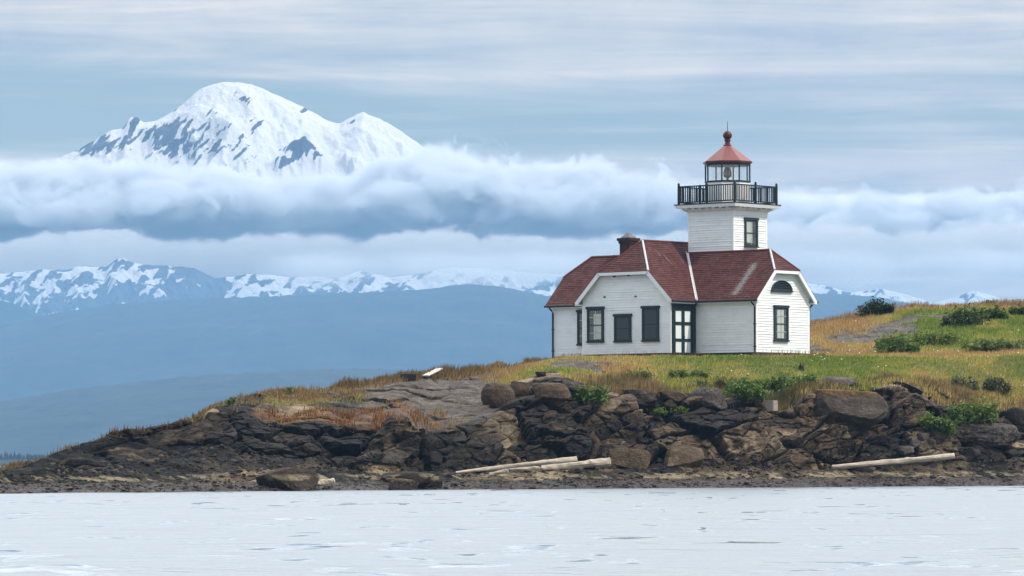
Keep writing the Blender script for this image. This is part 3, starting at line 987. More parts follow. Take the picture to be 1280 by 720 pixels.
def courses(name, mat, O, S_, T_, N_, poly, step, lift, t0=None, stain=None, jit=0.0):
    """a plane of overlapping boards or shingle courses, each a little proud at its lower edge"""
    O, S_, T_, N_ = Vector(O), Vector(S_), Vector(T_), Vector(N_)
    lo, hi = min(p[1] for p in poly), max(p[1] for p in poly)
    verts, faces, uvs, stn = [], [], [], []
    k = 0
    rr = random.Random(len(poly) * 7 + int(hi * 100))
    start = lo if t0 is None else t0
    while start + k * step < hi - 1e-6:
        a, b = start + k * step, min(start + (k + 1) * step, hi)
        a = max(a, lo)
        k += 1
        pc = clip(poly, a, b)
        if len(pc) < 3:
            continue
        lf = lift * (1 + jit * rr.uniform(-1, 1))
        base = len(verts)
        for s, tq in pc:
            verts.append(O + S_ * s + T_ * tq + N_ * (lf * (1 - (tq - a) / step) + 0.004))
            uvs.append((s, tq))
            stn.append(stain(s, tq) if stain else 0.0)
        faces.append(list(range(base, base + len(pc))))
        low = [i for i, p in enumerate(pc) if abs(p[1] - a) < 1e-6]
        if len(low) >= 2:
            i0, i1 = min(low, key=lambda i: pc[i][0]), max(low, key=lambda i: pc[i][0])
            bb = len(verts)
            for i in (i0, i1):
                verts.append(O + S_ * pc[i][0] + T_ * a)
                uvs.append((pc[i][0], a + 0.001))
                stn.append(0.0)
            faces.append([base + i0, bb, bb + 1, base + i1])
    me = bpy.data.meshes.new(name)
    me.from_pydata(verts, [], faces)
    ul = me.uv_layers.new(name='UVMap')
    for lp in me.loops:
        ul.data[lp.index].uv = uvs[lp.vertex_index]
    if stain:
        at_ = me.attributes.new('stain', 'FLOAT', 'POINT')
        at_.data.foreach_set('value', stn)
    me.materials.append(mat)
    o = bpy.data.objects.new(name, me)
    COL.objects.link(o)
    o.parent = house
    return o


class Face:
    """a vertical wall plane in the house's own frame: s along, z up, d outwards"""
    def __init__(self, o, s, n):
        self.o, self.s, self.n = Vector((*o, 0)), Vector((*s, 0)), Vector((*n, 0))

    def p(self, s, z, d=0.0):
        return self.o + self.s * s + self.n * d + Vector((0, 0, z))

    def box(self, bm, s0, s1, z0, z1, d0, d1):
        prism(bm, [self.p(s0, z0, d0), self.p(s1, z0, d0), self.p(s1, z0, d1), self.p(s0, z0, d1)],
              [self.p(s0, z1, d0), self.p(s1, z1, d0), self.p(s1, z1, d1), self.p(s0, z1, d1)])

    def siding(self, poly, step=0.128):
        return courses('wall', m_white, self.o, self.s, (0, 0, 1), self.n, poly, step, 0.030, 0.24, None, 0.25)


LM, WM = 12.87, 4.45        # main bar
A0, A1 = -9.32, -3.75       # the cross wing's side walls
AC = (A0 + A1) / 2
BF, BR = -2.0, 5.6          # its front and rear gable walls
ZE, OV = 2.83, 0.30
ZW = ZE + OV - 0.10         # where a gable wall meets the rake
CL = 1.48                   # height of the clipped gable above the eaves

f_right = Face((0, 0), (0, 1), (1, 0))
f_front_r = Face((A1, 0), (1, 0), (0, -1))
f_front_l = Face((-LM, 0), (1, 0), (0, -1))
f_left = Face((-LM, WM), (0, -1), (-1, 0))
f_back = Face((0, WM), (-1, 0), (0, 1))
f_gable = Face((A0, BF), (1, 0), (0, -1))
f_door = Face((A1, BF), (0, 1), (1, 0))
f_wing_l = Face((A0, 0), (0, -1), (-1, 0))
f_rear = Face((A1, BR), (-1, 0), (0, 1))
f_rear_r = Face((A1, WM), (0, 1), (1, 0))
f_rear_l = Face((A0, BR), (0, -1), (-1, 0))


def gable_poly(w_):
    zt = ZE + CL - 0.09
    k = zt - ZW
    return [(0, 0.24), (w_, 0.24), (w_, ZW), (w_ - k, zt), (k, zt), (0, ZW)]


for fc, w_ in ((f_right, WM), (f_left, WM), (f_gable, A1 - A0), (f_rear, A1 - A0)):
    fc.siding(gable_poly(w_))
for fc, w_ in ((f_front_r, -A1), (f_front_l, LM + A0), (f_back, LM), (f_door, -BF), (f_wing_l, -BF), (f_rear_r, BR - WM), (f_rear_l, BR - WM)):
    fc.siding([(0, 0.24), (w_, 0.24), (w_, ZE + 0.02), (0, ZE + 0.02)])

bm = bmesh.new()
bx(bm, -LM + 0.02, -0.02, 0.02, WM - 0.02, -0.6, 0.24)
bx(bm, A0 + 0.02, A1 - 0.02, BF + 0.02, 0.021, -0.6, 0.239)
bx(bm, A0 + 0.02, A1 - 0.02, WM - 0.021, BR - 0.02, -0.6, 0.239)
hmesh('foundation', bm, m_found)
# corner boards
for fa, (x, y) in ((0, (0, 0)), (0, (0, WM)), (0, (-LM, 0)), (0, (-LM, WM)), (0, (A0, BF)), (0, (A1, BF)), (0, (A0, BR)), (0, (A1, BR))):
    bm = bmesh.new()
    sx = 1 if x in (0, A1) else -1
    sy = -1 if y in (0, BF) else 1
    xa, xb = sorted((x - sx * 0.12, x + sx * 0.026))
    ya, yb = sorted((y - sy * 0.12, y + sy * 0.026))
    bx(bm, xa, xb, ya, yb, 0.23, ZE - 0.08)
    hmesh('corner_board', bm, m_trim)

# roofs: two bars crossing, every end a clipped gable
RZ_M = ZE + WM / 2 + OV
RZ_W = ZE + (A1 - A0) / 2 + OV
r2 = math.sqrt(0.5)
UP = Vector((0, 0, 1))


def roof_bar(origin, along, across, e0, e1, half, stains):
    """origin: plan point under the ridge; along the ridge, across it; roof edges at e0 and e1; half span at the eaves"""
    al, ac = Vector((*along, 0)), Vector((*across, 0))
    O = Vector((*origin, 0))
    hr = half
    kc = hr - CL                      # run of the clipped end
    for sgn in (1, -1):
        o = O + ac * sgn * half + UP * ZE
        T_ = (-ac * sgn + UP) * r2
        N_ = (ac * sgn + UP) * r2
        q2 = math.sqrt(2)
        poly = [(e0, 0), (e1, 0), (e1, CL * q2), (e1 - kc, hr * q2), (e0 + kc, hr * q2), (e0, CL * q2)]
        courses('roof_slope', m_roof, o, al, T_, N_, poly, 0.14, 0.014, None, stains.get(sgn), 0.3)
        # boarded underside
        bm = bmesh.new()
        P_ = lambda s, tq, d: o + al * s + T_ * tq + N_ * d
        prism(bm, [P_(s, tq, -0.07) for s, tq in poly], [P_(s, tq, -0.006) for s, tq in poly])
        hmesh('soffit', bm, m_trim)
        # rake boards
        for e, sg in ((e0, -1), (e1, 1)):
            bm = bmesh.new()
            w0, w1 = sorted((e + sg * 0.004, e - sg * 0.05))
            prism(bm, [P_(w0, 0.02, -0.20), P_(w1, 0.02, -0.20), P_(w1, 0.02, -0.012), P_(w0, 0.02, -0.012)],
                  [P_(w0, CL * q2, -0.20), P_(w1, CL * q2, -0.20), P_(w1, CL * q2, -0.012), P_(w0, CL * q2, -0.012)])
            hmesh('rake_board', bm, m_trim)
            # hip covering
            bm = bmesh.new()
            a_, b_ = P_(e, CL * q2, 0.02), P_(e - sg * kc, hr * q2, 0.02)
            tube(bm, [a_, a_.lerp(b_, 0.5), b_], 0.055, 6)
            hmesh('hip_cap', bm, m_flash if (sgn, sg) in stains['pale_hips'] else m_cap)
    for e, sg in ((e0, -1), (e1, 1)):
        o = O + al * e + UP * (ZE + CL)
        T_ = (-al * sg + UP) * r2
        N_ = (al * sg + UP) * r2
        courses('roof_hip', m_roof, o, ac, T_, N_, [(-kc, 0), (kc, 0), (0, kc * math.sqrt(2))], 0.14, 0.014, None, None, 0.3)
        bm = bmesh.new()
        p0, p1 = o - ac * kc, o + ac * kc
        q0, q1 = al * sg * 0.004, -al * sg * 0.05
        prism(bm, [p0 + q0 - UP * 0.16, p0 + q1 - UP * 0.16, p0 + q1 - UP * 0.015, p0 + q0 - UP * 0.015],
              [p1 + q0 - UP * 0.16, p1 + q1 - UP * 0.16, p1 + q1 - UP * 0.015, p1 + q0 - UP * 0.015])
        hmesh('rake_board', bm, m_trim)
    bm = bmesh.new()
    a_, b_ = O + al * (e0 + kc) + UP * (ZE + hr + 0.02), O + al * (e1 - kc) + UP * (ZE + hr + 0.02)
    tube(bm, [a_, a_.lerp(b_, 0.5), b_], 0.06, 6)
    hmesh('ridge_cap', bm, m_cap)


def streak(s0, w_, t0, t1, k=1.0):
    return lambda s, tq: 0


def st_main(s, tq):
    a = s
    k = max(0.0, 1 - abs((a + 1.12 + 0.10 * math.sin(tq * 2)) / (0.42 - 0.07 * tq)))
    k = max(k, 0.75 * max(0.0, 1 - abs((a + 12.55) / 0.55)) * min(1.0, tq / 0.8))
    return k


# sample stains on short cells: the course polygons are long, so the stained stretch is drawn as its own thin growth of lichen
roof_bar((0, WM / 2), (1, 0), (0, 1), -LM - OV, OV, WM / 2 + OV, {'pale_hips': ((-1, 1),)})
roof_bar((AC, 0), (0, 1), (1, 0), BF - OV, BR + OV, (A1 - A0) / 2 + OV, {'pale_hips': ((1, -1),)})

# pale growth and droppings on the shingles: thin sheets lying on the courses
m_lich, t = new_mat('pale_lichen')
uvl = t.n('ShaderNodeTexCoord').outputs['UV']
sl_ = t.n('ShaderNodeSeparateXYZ', inp={0: uvl})
edge = t.math('SUBTRACT', 1.0, t.math('ABSOLUTE', t.math('SUBTRACT', t.math('MULTIPLY', sl_.outputs['X'], 2.0), 1.0)))
endv = t.math('MULTIPLY', t.mrange(sl_.outputs['Y'], 0.0, 0.12), t.mrange(sl_.outputs['Y'], 1.0, 0.75))
nn = t.noise(t.n('ShaderNodeTexCoord').outputs['Object'], 11.0, 5.0, 0.75)
al_ = t.mrange(t.math('ADD', t.math('MULTIPLY', t.math('MULTIPLY', edge, endv), 0.45), t.math('MULTIPLY', nn, 0.9)), 0.62, 0.92)
pb = t.n('ShaderNodeBsdfPrincipled', inp={'Base Color': (0.42, 0.40, 0.39, 1), 'Roughness': 0.9, 'Alpha': t.math('MULTIPLY', al_, 0.42)})
t.l(pb.outputs[0], t.n('ShaderNodeOutputMaterial').inputs['Surface'])


def lichen(O, S_, T_, N_, s0, s1, t0, t1, lean=0.0):
    O, S_, T_, N_ = Vector(O), Vector(S_), Vector(T_), Vector(N_)
    V_ = [O + S_ * s0 + T_ * t0 + N_ * 0.034, O + S_ * s1 + T_ * t0 + N_ * 0.034, O + S_ * (s1 + lean) + T_ * t1 + N_ * 0.034, O + S_ * (s0 + lean) + T_ * t1 + N_ * 0.034]
    me = bpy.data.meshes.new('lichen_streak')
    me.from_pydata(V_, [], [(0, 1, 2, 3)])
    ul = me.uv_layers.new(name='UVMap')
    for i, c in enumerate(((0, 0), (1, 0), (1, 1), (0, 1))):
        ul.data[i].uv = c
    me.materials.append(m_lich)
    o = bpy.data.objects.new('lichen_streak', me)
    COL.objects.link(o)
    o.parent = house


mO = (0, -OV, ZE)
mT, mN = (0, r2, r2), (0, -r2, r2)
lichen(mO, (1, 0, 0), mT, mN, -1.80, -0.75, 0.05, 3.1, 0.15)
wO = (A1 + OV, 0, ZE)
wT, wN = (-r2, 0, r2), (r2, 0, r2)
for b_, t0_, t1_ in ((0.10, 2.5, 3.6), (-0.28, 3.2, 3.75), (-0.75, 3.6, 4.0)):
    lichen(wO, (0, 1, 0), wT, wN, b_ - 0.07, b_ + 0.07, t0_, t1_)

# valley flashing where the wing meets the front slope
for (p0, p1, n_) in (((A1 + OV, -OV, ZE), (A1 + OV - (WM / 2 + OV), WM / 2, RZ_M), 1), ((A0 - OV, -OV, ZE), (A0 - OV + (WM / 2 + OV), WM / 2, RZ_M), -1)):
    bm = bmesh.new()
    p0, p1 = Vector(p0), Vector(p1)
    wing_dn = Vector((r2 * n_, 0, -r2)) * -1       # up the wing's slope
    main_up = Vector((0, r2, r2))
    lift = Vector((0.02 * n_, -0.02, 0.06))
    a_, b_, c_ = p0 + lift, p0 + lift + Vector((-r2 * n_, 0, r2)) * 0.10, p0 + lift + Vector((n_ * 0.10, 0, 0.0))
    d_, e_, f_ = p1 + lift, p1 + lift + Vector((-r2 * n_, 0, r2)) * 0.10, p1 + lift + Vector((n_ * 0.10, 0, 0.0))
    dn = Vector((0, 0, -0.05))
    prism(bm, [b_, a_, c_, c_ + dn, a_ + dn, b_ + dn], [e_, d_, f_, f_ + dn, d_ + dn, e_ + dn])
    hmesh('valley_flashing', bm, m_flash)

# eaves: white fascia, black gutter
def eave(fa, s0, s1, d=OV):
    bm = bmesh.new()
    fa.box(bm, s0, s1, ZE - 0.15, ZE - 0.02, d - 0.06, d - 0.025)
    fa.box(bm, s0, s1, ZE - 0.12, ZE - 0.085, 0.0, d - 0.06)
    hmesh('fascia', bm, m_trim)
    bm = bmesh.new()
    tube(bm, [fa.p(s0, ZE - 0.035, d + 0.045), fa.p((s0 + s1) / 2, ZE - 0.04, d + 0.045), fa.p(s1, ZE - 0.045, d + 0.045)], 0.055, 8)
    hmesh('gutter', bm, m_black)


eave(f_front_r, OV + 0.05, -A1 + OV)
eave(f_front_l, -OV, LM + A0 - OV - 0.05)
eave(f_door, -OV, -BF - OV - 0.05)
eave(f_wing_l, OV + 0.05, -BF + OV)
eave(f_back, -OV, LM + OV)


def spout(fa, s, pts):
    bm = bmesh.new()
    tube(bm, [fa.p(s + ds, z, d) for ds, z, d in pts], 0.042, 8)
    o = hmesh('downspout', bm, m_black)
    for z in (0.5, 1.6):
        b2_ = bmesh.new()
        fa.box(b2_, s - 0.065, s + 0.065, z, z + 0.05, 0.018, 0.115)
        hmesh('bracket', b2_, m_black, o)


elbow = [(0, ZE - 0.06, OV + 0.045), (0, ZE - 0.15, OV + 0.03), (0, ZE - 0.27, 0.14), (0, ZE - 0.36, 0.075), (0, 0.25, 0.075), (0, 0.10, 0.10), (0, 0.06, 0.2)]
spout(f_front_r, -A1 - 0.02, elbow)
spout(f_front_l, 0.02, elbow)
spout(f_back, 0.03, elbow)
f_rb = Face((0, WM), (-1, 0), (0, 1))


# windows
def proud(fa, d=0.037):
    o_ = fa.o + fa.n * d
    return Face((o_.x, o_.y), (fa.s.x, fa.s.y), (fa.n.x, fa.n.y))


def window(fa, s0, s1, z0, z1, cols, rows, curtain=None, screen=False, head=0.05):
    fa = proud(fa)
    cw = 0.10
    bm = bmesh.new()
    fa.box(bm, s0 - cw, s0, z0 - 0.02, z1 + 0.02, -0.02, 0.05)
    fa.box(bm, s1, s1 + cw, z0 - 0.02, z1 + 0.02, -0.02, 0.05)
    fa.box(bm, s0 - cw - head, s1 + cw + head, z1 + 0.021, z1 + 0.15, -0.02, 0.085)
    fa.box(bm, s0 - cw - 0.03, s1 + cw + 0.03, z0 - 0.09, z0 - 0.021, -0.02, 0.10)
    wnd = hmesh('window', bm, m_green)
    bm = bmesh.new()
    zm = (z0 + z1) / 2
    for a, b in ((s0, s0 + 0.05), (s1 - 0.05, s1)):
        fa.box(bm, a, b, z0 - 0.02, z1 + 0.02, 0.0, 0.036)
    for a, b in ((z0 - 0.02, z0 + 0.05), (zm - 0.025, zm + 0.025), (z1 - 0.05, z1 + 0.02)):
        fa.box(bm, s0 + 0.05, s1 - 0.05, a, b, 0.0, 0.034)
    hmesh('sash', bm, m_green, wnd)
    bm = bmesh.new()
    fa.box(bm, s0 + 0.01, s1 - 0.01, z0, z1, -0.24, 0.003)
    bm.faces.ensure_lookup_table()
    hmesh('reveal', bm, m_room, wnd)
    if not screen:
        bm = bmesh.new()
        for c in range(1, cols):
            s = s0 + (s1 - s0) * c / cols
            fa.box(bm, s - 0.016, s + 0.016, z0 + 0.05, z1 - 0.05, 0.006, 0.024)
        for r in range(1, rows):
            z = z0 + (z1 - z0) * r / rows
            if abs(z - zm) > 0.03:
                fa.box(bm, s0 + 0.05, s1 - 0.05, z - 0.016, z + 0.016, 0.0065, 0.0235)
        hmesh('muntin', bm, m_muntin, wnd)
    if curtain:
        bm = bmesh.new()
        c0, c1, k0, k1 = curtain
        ns = 13
        ring = []
        for i in range(ns):
            s = s0 + (s1 - s0) * (c0 + (c1 - c0) * i / (ns - 1))
            d = 0.0052 + 0.0015 * (i % 2)
            ring.append((bm.verts.new(fa.p(s, z0 + (z1 - z0) * k0, d)), bm.verts.new(fa.p(s, z0 + (z1 - z0) * k1, d))))
        for A, B in zip(ring, ring[1:]):
            bm.faces.new((A[0], B[0], B[1], A[1]))
        hmesh('curtain', bm, m_curtain, wnd)
    bm = bmesh.new()
    if screen:
        fa.box(bm, s0, s1, z0, z1, 0.024, 0.030)
        hmesh('insect_screen', bm, m_screen, wnd)
    else:
        v_ = [bm.verts.new(fa.p(s, z, 0.026)) for s, z in ((s0 + 0.04, z0 + 0.04), (s1 - 0.04, z0 + 0.04), (s1 - 0.04, z1 - 0.04), (s0 + 0.04, z1 - 0.04))]
        bm.faces.new(v_)
        hmesh('pane', bm, m_glass, wnd)
    return wnd


window(f_gable, 0.42, 1.28, 0.92, 2.48, 2, 4, (0.36, 0.92, 0.05, 0.86))
window(f_gable, 2.15, 3.03, 0.90, 2.08, 2, 2, None, True)
window(f_gable, 3.92, 4.78, 0.90, 2.44, 2, 4, None, True)
window(f_front_l, 1.72, 2.57, 0.86, 2.44, 2, 4, (0.5, 0.95, 0.1, 0.9))
window(f_right, 1.52, 2.52, 0.88, 2.44, 2, 4, (0.2, 0.75, 0.05, 0.95), False, 0.02)

# half-round louvred vent in the right gable
f_right_w, f_right = f_right, proud(f_right)
f_door = proud(f_door, 0.02)
bm = bmesh.new()
vc, vz, vr = 2.08, 3.30, 0.86
seg = 20
arc = [(vc + vr * math.cos(math.pi * i / seg), vz + 0.52 / 0.86 * vr * math.sin(math.pi * i / seg)) for i in range(seg + 1)]
arci = [(vc + (vr - 0.13) * math.cos(math.pi * i / seg), vz + 0.07 + 0.52 / 0.86 * (vr - 0.15) * math.sin(math.pi * i / seg)) for i in range(seg + 1)]
for i in range(seg):
    prism(bm, [f_right.p(*q_, 0.0) for q_ in (arc[i], arc[i + 1], arci[i + 1], arci[i])], [f_right.p(*q_, 0.07) for q_ in (arc[i], arc[i + 1], arci[i + 1], arci[i])])
f_right.box(bm, vc - vr - 0.03, vc + vr + 0.03, vz - 0.06, vz + 0.01, 0.0, 0.09)
vent = hmesh('gable_vent', bm, m_green)
bm = bmesh.new()
for i in range(6):
    z = vz + 0.03 + i * 0.075
    w_ = (vr - 0.1) * math.sqrt(max(0.0, 1 - ((z - vz + 0.03) / 0.52) ** 2))
    prism(bm, [f_right.p(vc - w_, z, 0.022), f_right.p(vc + w_, z, 0.022), f_right.p(vc + w_, z - 0.03, 0.055), f_right.p(vc - w_, z - 0.03, 0.055)],
          [f_right.p(vc - w_, z + 0.018, 0.022), f_right.p(vc + w_, z + 0.018, 0.022), f_right.p(vc + w_, z - 0.012, 0.055), f_right.p(vc - w_, z - 0.012, 0.055)])
hmesh('louvre', bm, m_green, vent)
bm = bmesh.new()
prism(bm, [f_right.p(*q_, 0.0) for q_ in arci], [f_right.p(*q_, 0.020) for q_ in arci])
hmesh('backing', bm, m_room, vent)

# double door with white panels, in the angle of the wing
ds0, ds1, dz1 = 0.05, 1.90, 2.60
bm = bmesh.new()
f_door.box(bm, ds0, ds0 + 0.13, 0.12, dz1, 0.0, 0.09)
f_door.box(bm, ds1 - 0.26, ds1, 0.12, dz1, 0.0, 0.09)
f_door.box(bm, ds0 - 0.04, ds1 + 0.02, dz1, dz1 + 0.13, 0.0, 0.12)
f_door.box(bm, ds0 - 0.02, ds1, 0.0, 0.12, 0.0, 0.22)
door = hmesh('door', bm, m_green)
dm = (ds0 + 0.13 + ds1 - 0.26) / 2
leafs = ((ds0 + 0.13, dm - 0.006), (dm + 0.006, ds1 - 0.26))
rows = ((0.26, 0.80), (0.95, 1.62), (1.78, 2.33))
for a, b in leafs:
    bm = bmesh.new()
    sw = 0.115
    f_door.box(bm, a, a + sw, 0.13, dz1 - 0.004, 0.02, 0.065)
    f_door.box(bm, b - sw, b, 0.13, dz1 - 0.004, 0.02, 0.065)
    zz = [0.13] + [v for r_ in rows for v in r_] + [dz1 - 0.004]
    for z0, z1 in zip(zz[::2], zz[1::2]):
        f_door.box(bm, a + sw, b - sw, z0, z1, 0.02, 0.063)
    hmesh('door_leaf', bm, m_green, door)
    for z0, z1 in rows:
        bm = bmesh.new()
        f_door.box(bm, a + sw, b - sw, z0, z1, 0.018, 0.036)
        hmesh('door_panel', bm, m_panel, door)
bm = bmesh.new()
bmesh.ops.create_uvsphere(bm, u_segments=10, v_segments=6, radius=0.035, matrix=Matrix.Translation(f_door.p(dm + 0.06, 1.03, 0.10)))
hmesh('door_knob', bm, m_ball, door)

# small fixings on the front gable: two wall lamps' stubs and cleats
for s, z in ((2.05, 4.10), (2.95, 4.14), (1.42, 3.10), (3.40, 3.08)):
    bm = bmesh.new()
    f_gable.box(bm, s - 0.06, s + 0.06, z - 0.03, z + 0.03, 0.012, 0.07)
    hmesh('wall_cleat', bm, m_brick)

# chimney
ca, cb = -9.72, 2.22
bm = bmesh.new()
bx(bm, ca - 0.32, ca + 0.32, cb - 0.32, cb + 0.32, 4.6, 6.05)
bx(bm, ca - 0.37, ca + 0.37, cb - 0.37, cb + 0.37, 5.98, 6.12)
bx(bm, ca - 0.43, ca + 0.43, cb - 0.43, cb + 0.43, 6.122, 6.26)
ch = hmesh('chimney', bm, m_brick)
bm = bmesh.new()
lathe(bm, ca, cb, [(0.42, 6.262), (0.40, 6.30), (0.12, 6.50), (0.10, 6.52)], 4, math.pi / 4)
hmesh('chimney_hood', bm, plain('grey_slate', (0.15, 0.14, 0.135), 0.8), ch)

# ------------------------------------------------------------------ tower
TS = 2.80
ta, tb = -3.25, 2.50        # its near corner
ft = Face((ta - TS, tb), (1, 0), (0, -1))
fr = Face((ta, tb), (0, 1), (1, 0))
fk = Face((ta, tb + TS), (-1, 0), (0, 1))
fl_ = Face((ta - TS, tb + TS), (0, -1), (-1, 0))
TZ = 7.42
for fc in (ft, fr, fk, fl_):
    fc.siding([(0, 3.0), (TS, 3.0), (TS, TZ), (0, TZ)], 0.118)
for x in (ta, ta - TS):
    for y in (tb, tb + TS):
        bm = bmesh.new()
        sx = 1 if x == ta else -1
        sy = -1 if y == tb else 1
        xa, xb = sorted((x - sx * 0.13, x + sx * 0.026))
        ya, yb = sorted((y - sy * 0.13, y + sy * 0.026))
        bx(bm, xa, xb, ya, yb, 3.0, TZ - 0.1)
        hmesh('corner_board', bm, m_trim)
tcx, tcy = ta - TS / 2, tb + TS / 2


def ring(name, lo, hi, z0, z1, mat, parent=house):
    bm = bmesh.new()
    h = TS / 2
    prism(bm, [(tcx - h - lo, tcy - h - lo, z0), (tcx + h + lo, tcy - h - lo, z0), (tcx + h + lo, tcy + h + lo, z0), (tcx - h - lo, tcy + h + lo, z0)],
          [(tcx - h - hi, tcy - h - hi, z1), (tcx + h + hi, tcy - h - hi, z1), (tcx + h + hi, tcy + h + hi, z1), (tcx - h - hi, tcy + h + hi, z1)])
    return hmesh(name, bm, mat, parent)


window(fr, 0.98, 1.88, 5.72, 6.98, 2, 2, (0.1, 0.62, 0.12, 0.98), False, 0.04)
ring('frieze', 0.035, 0.05, TZ - 0.18, TZ + 0.02, m_trim)
cornice = ring('cornice', 0.06, 0.30, TZ + 0.022, TZ + 0.16, m_trim)
for fc in (ft, fr, fk, fl_):
    for i in range(7):
        s = 0.1 + i * (TS - 0.2) / 6
        bm = bmesh.new()
        prism(bm, [fc.p(s - 0.05, TZ + 0.02, 0.04), fc.p(s + 0.05, TZ + 0.02, 0.04), fc.p(s + 0.05, TZ + 0.15, 0.40), fc.p(s - 0.05, TZ + 0.15, 0.40)],
              [fc.p(s - 0.05, TZ + 0.16, 0.04), fc.p(s + 0.05, TZ + 0.16, 0.04), fc.p(s + 0.05, TZ + 0.20, 0.40), fc.p(s - 0.05, TZ + 0.20, 0.40)])
        hmesh('bracket', bm, m_trim, cornice)
deck = ring('gallery_deck', 0.46, 0.52, TZ + 0.202, TZ + 0.36, m_trim)
ring('deck_edge', 0.525, 0.54, TZ + 0.362, TZ + 0.42, m_green, deck)
DZ = TZ + 0.42
# railing
RH = 0.92
rs = 1.76
for (ux_, uy_) in ((1, 0), (0, 1), (-1, 0), (0, -1)):
    n_ = Vector((uy_, -ux_, 0))
    d_ = Vector((ux_, uy_, 0))
    c_ = Vector((tcx, tcy, 0)) + n_ * rs
    g = Face((c_.x, c_.y), (d_.x, d_.y), (n_.x, n_.y))
    bm = bmesh.new()
    g.box(bm, -rs + 0.04, rs - 0.04, DZ + RH - 0.06, DZ + RH, -0.035, 0.035)
    g.box(bm, -rs + 0.04, rs - 0.04, DZ + 0.06, DZ + 0.12, -0.03, 0.03)
    rail = hmesh('railing', bm, m_black)
    nb = 25
    for i in range(1, nb):
        s = -rs + 2 * rs * i / nb
        if abs(s) < 0.07:
            continue
        bm = bmesh.new()
        g.box(bm, s - 0.017, s + 0.017, DZ + 0.12, DZ + RH - 0.06, -0.02, 0.02)
        hmesh('baluster', bm, m_black, rail)
    for s in (-rs, 0.0):
        bm = bmesh.new()
        g.box(bm, s - 0.048, s + 0.048, DZ, DZ + RH + 0.05, -0.048, 0.048)
        p = g.p(s, 0)
        lathe(bm, p.x, p.y, [(0.03, DZ + RH + 0.051), (0.07, DZ + RH + 0.09), (0.05, DZ + RH + 0.14), (0.01, DZ + RH + 0.17)], 8)
        hmesh('railing_post', bm, m_black)

# lantern
LR = 1.155
o8 = math.pi / 8
bm = bmesh.new()
lathe(bm, tcx, tcy, [(LR + 0.02, DZ), (LR + 0.02, DZ + 1.06), (LR - 0.02, DZ + 1.10)], 8, o8)
hmesh('lantern_base', bm, m_trim)
GZ0, GZ1 = DZ + 1.10, DZ + 2.06
bm = bmesh.new()
lathe(bm, tcx, tcy, [(LR + 0.05, GZ0 + 0.001), (LR + 0.05, GZ0 + 0.08)], 8, o8)
frame = hmesh('lantern_frame', bm, m_green)
bm = bmesh.new()
for z0, z1, ro in ((GZ1 - 0.10, GZ1 + 0.06, LR + 0.05),):
    lathe(bm, tcx, tcy, [(ro, z0), (ro, z1)], 8, o8)
hmesh('lantern_head', bm, m_green, frame)
for j in range(8):
    a = o8 + j * math.pi / 4
    x, y = tcx + LR * math.cos(a), tcy + LR * math.sin(a)
    bm = bmesh.new()
    tube(bm, [(x, y, GZ0 + 0.08), (x, y, (GZ0 + GZ1) / 2), (x, y, GZ1 - 0.10)], 0.042, 6)
    hmesh('mullion', bm, m_green, frame)
    a2_ = a + math.pi / 4
    x2, y2 = tcx + LR * math.cos(a2_), tcy + LR * math.sin(a2_)
    bm = bmesh.new()
    bm.faces.new([bm.verts.new(v) for v in ((x, y, GZ0 + 0.08), (x2, y2, GZ0 + 0.08), (x2, y2, GZ1 - 0.10), (x, y, GZ1 - 0.10))])
    hmesh('lantern_pane', bm, m_glass, frame)
# lamp
bm = bmesh.new()
lathe(bm, tcx, tcy, [(0.24, GZ0 + 0.081), (0.22, GZ0 + 0.12), (0.07, GZ0 + 0.15), (0.06, GZ0 + 0.24), (0.15, GZ0 + 0.30), (0.17, GZ0 + 0.33)], 14)
lamp = hmesh('lamp', bm, m_black)
m_lens = plain('ruby_lens', (0.22, 0.05, 0.05), 0.15, 0.3, 12.0, 0.8)
bm = bmesh.new()
lathe(bm, tcx, tcy, [(0.15, GZ0 + 0.331), (0.20, GZ0 + 0.40), (0.165, GZ0 + 0.43), (0.205, GZ0 + 0.47), (0.17, GZ0 + 0.50), (0.205, GZ0 + 0.54), (0.165, GZ0 + 0.58), (0.18, GZ0 + 0.64), (0.12, GZ0 + 0.70)], 14)
hmesh('lens', bm, m_lens, lamp, True)
bm = bmesh.new()
for j in range(6):
    a = j * math.pi / 3
    tube(bm, [(tcx + 0.20 * math.cos(a), tcy + 0.20 * math.sin(a), GZ0 + 0.30), (tcx + 0.215 * math.cos(a), tcy + 0.215 * math.sin(a), GZ0 + 0.52), (tcx + 0.14 * math.cos(a), tcy + 0.14 * math.sin(a), GZ0 + 0.76)], 0.016, 5)
lathe(bm, tcx, tcy, [(0.14, GZ0 + 0.71), (0.14, GZ0 + 0.77), (0.03, GZ0 + 0.80)], 10)
hmesh('lamp_cage', bm, m_black, lamp)
# its roof
EZ = GZ1 + 0.06
bm = bmesh.new()
lathe(bm, tcx, tcy, [(LR - 0.05, EZ + 0.001), (1.24, EZ + 0.003), (1.26, EZ + 0.05), (0.20, EZ + 0.86), (0.18, EZ + 0.88)], 8, o8)
lroof = hmesh('lantern_roof', bm, m_red)
bm = bmesh.new()
lathe(bm, tcx, tcy, [(1.255, EZ - 0.05), (1.285, EZ - 0.048), (1.285, EZ + 0.035), (1.262, EZ + 0.04)], 8, o8)
hmesh('roof_rim', bm, m_ball, lroof)
bm = bmesh.new()
cz = EZ + 1.42
lathe(bm, tcx, tcy, [(0.21, EZ + 0.84), (0.21, EZ + 0.90), (0.15, EZ + 0.95), (0.13, EZ + 1.08), (0.17, EZ + 1.12), (0.17, EZ + 1.17), (0.10, EZ + 1.20)], 12)
fin = hmesh('finial', bm, m_ball, lroof)
bm = bmesh.new()
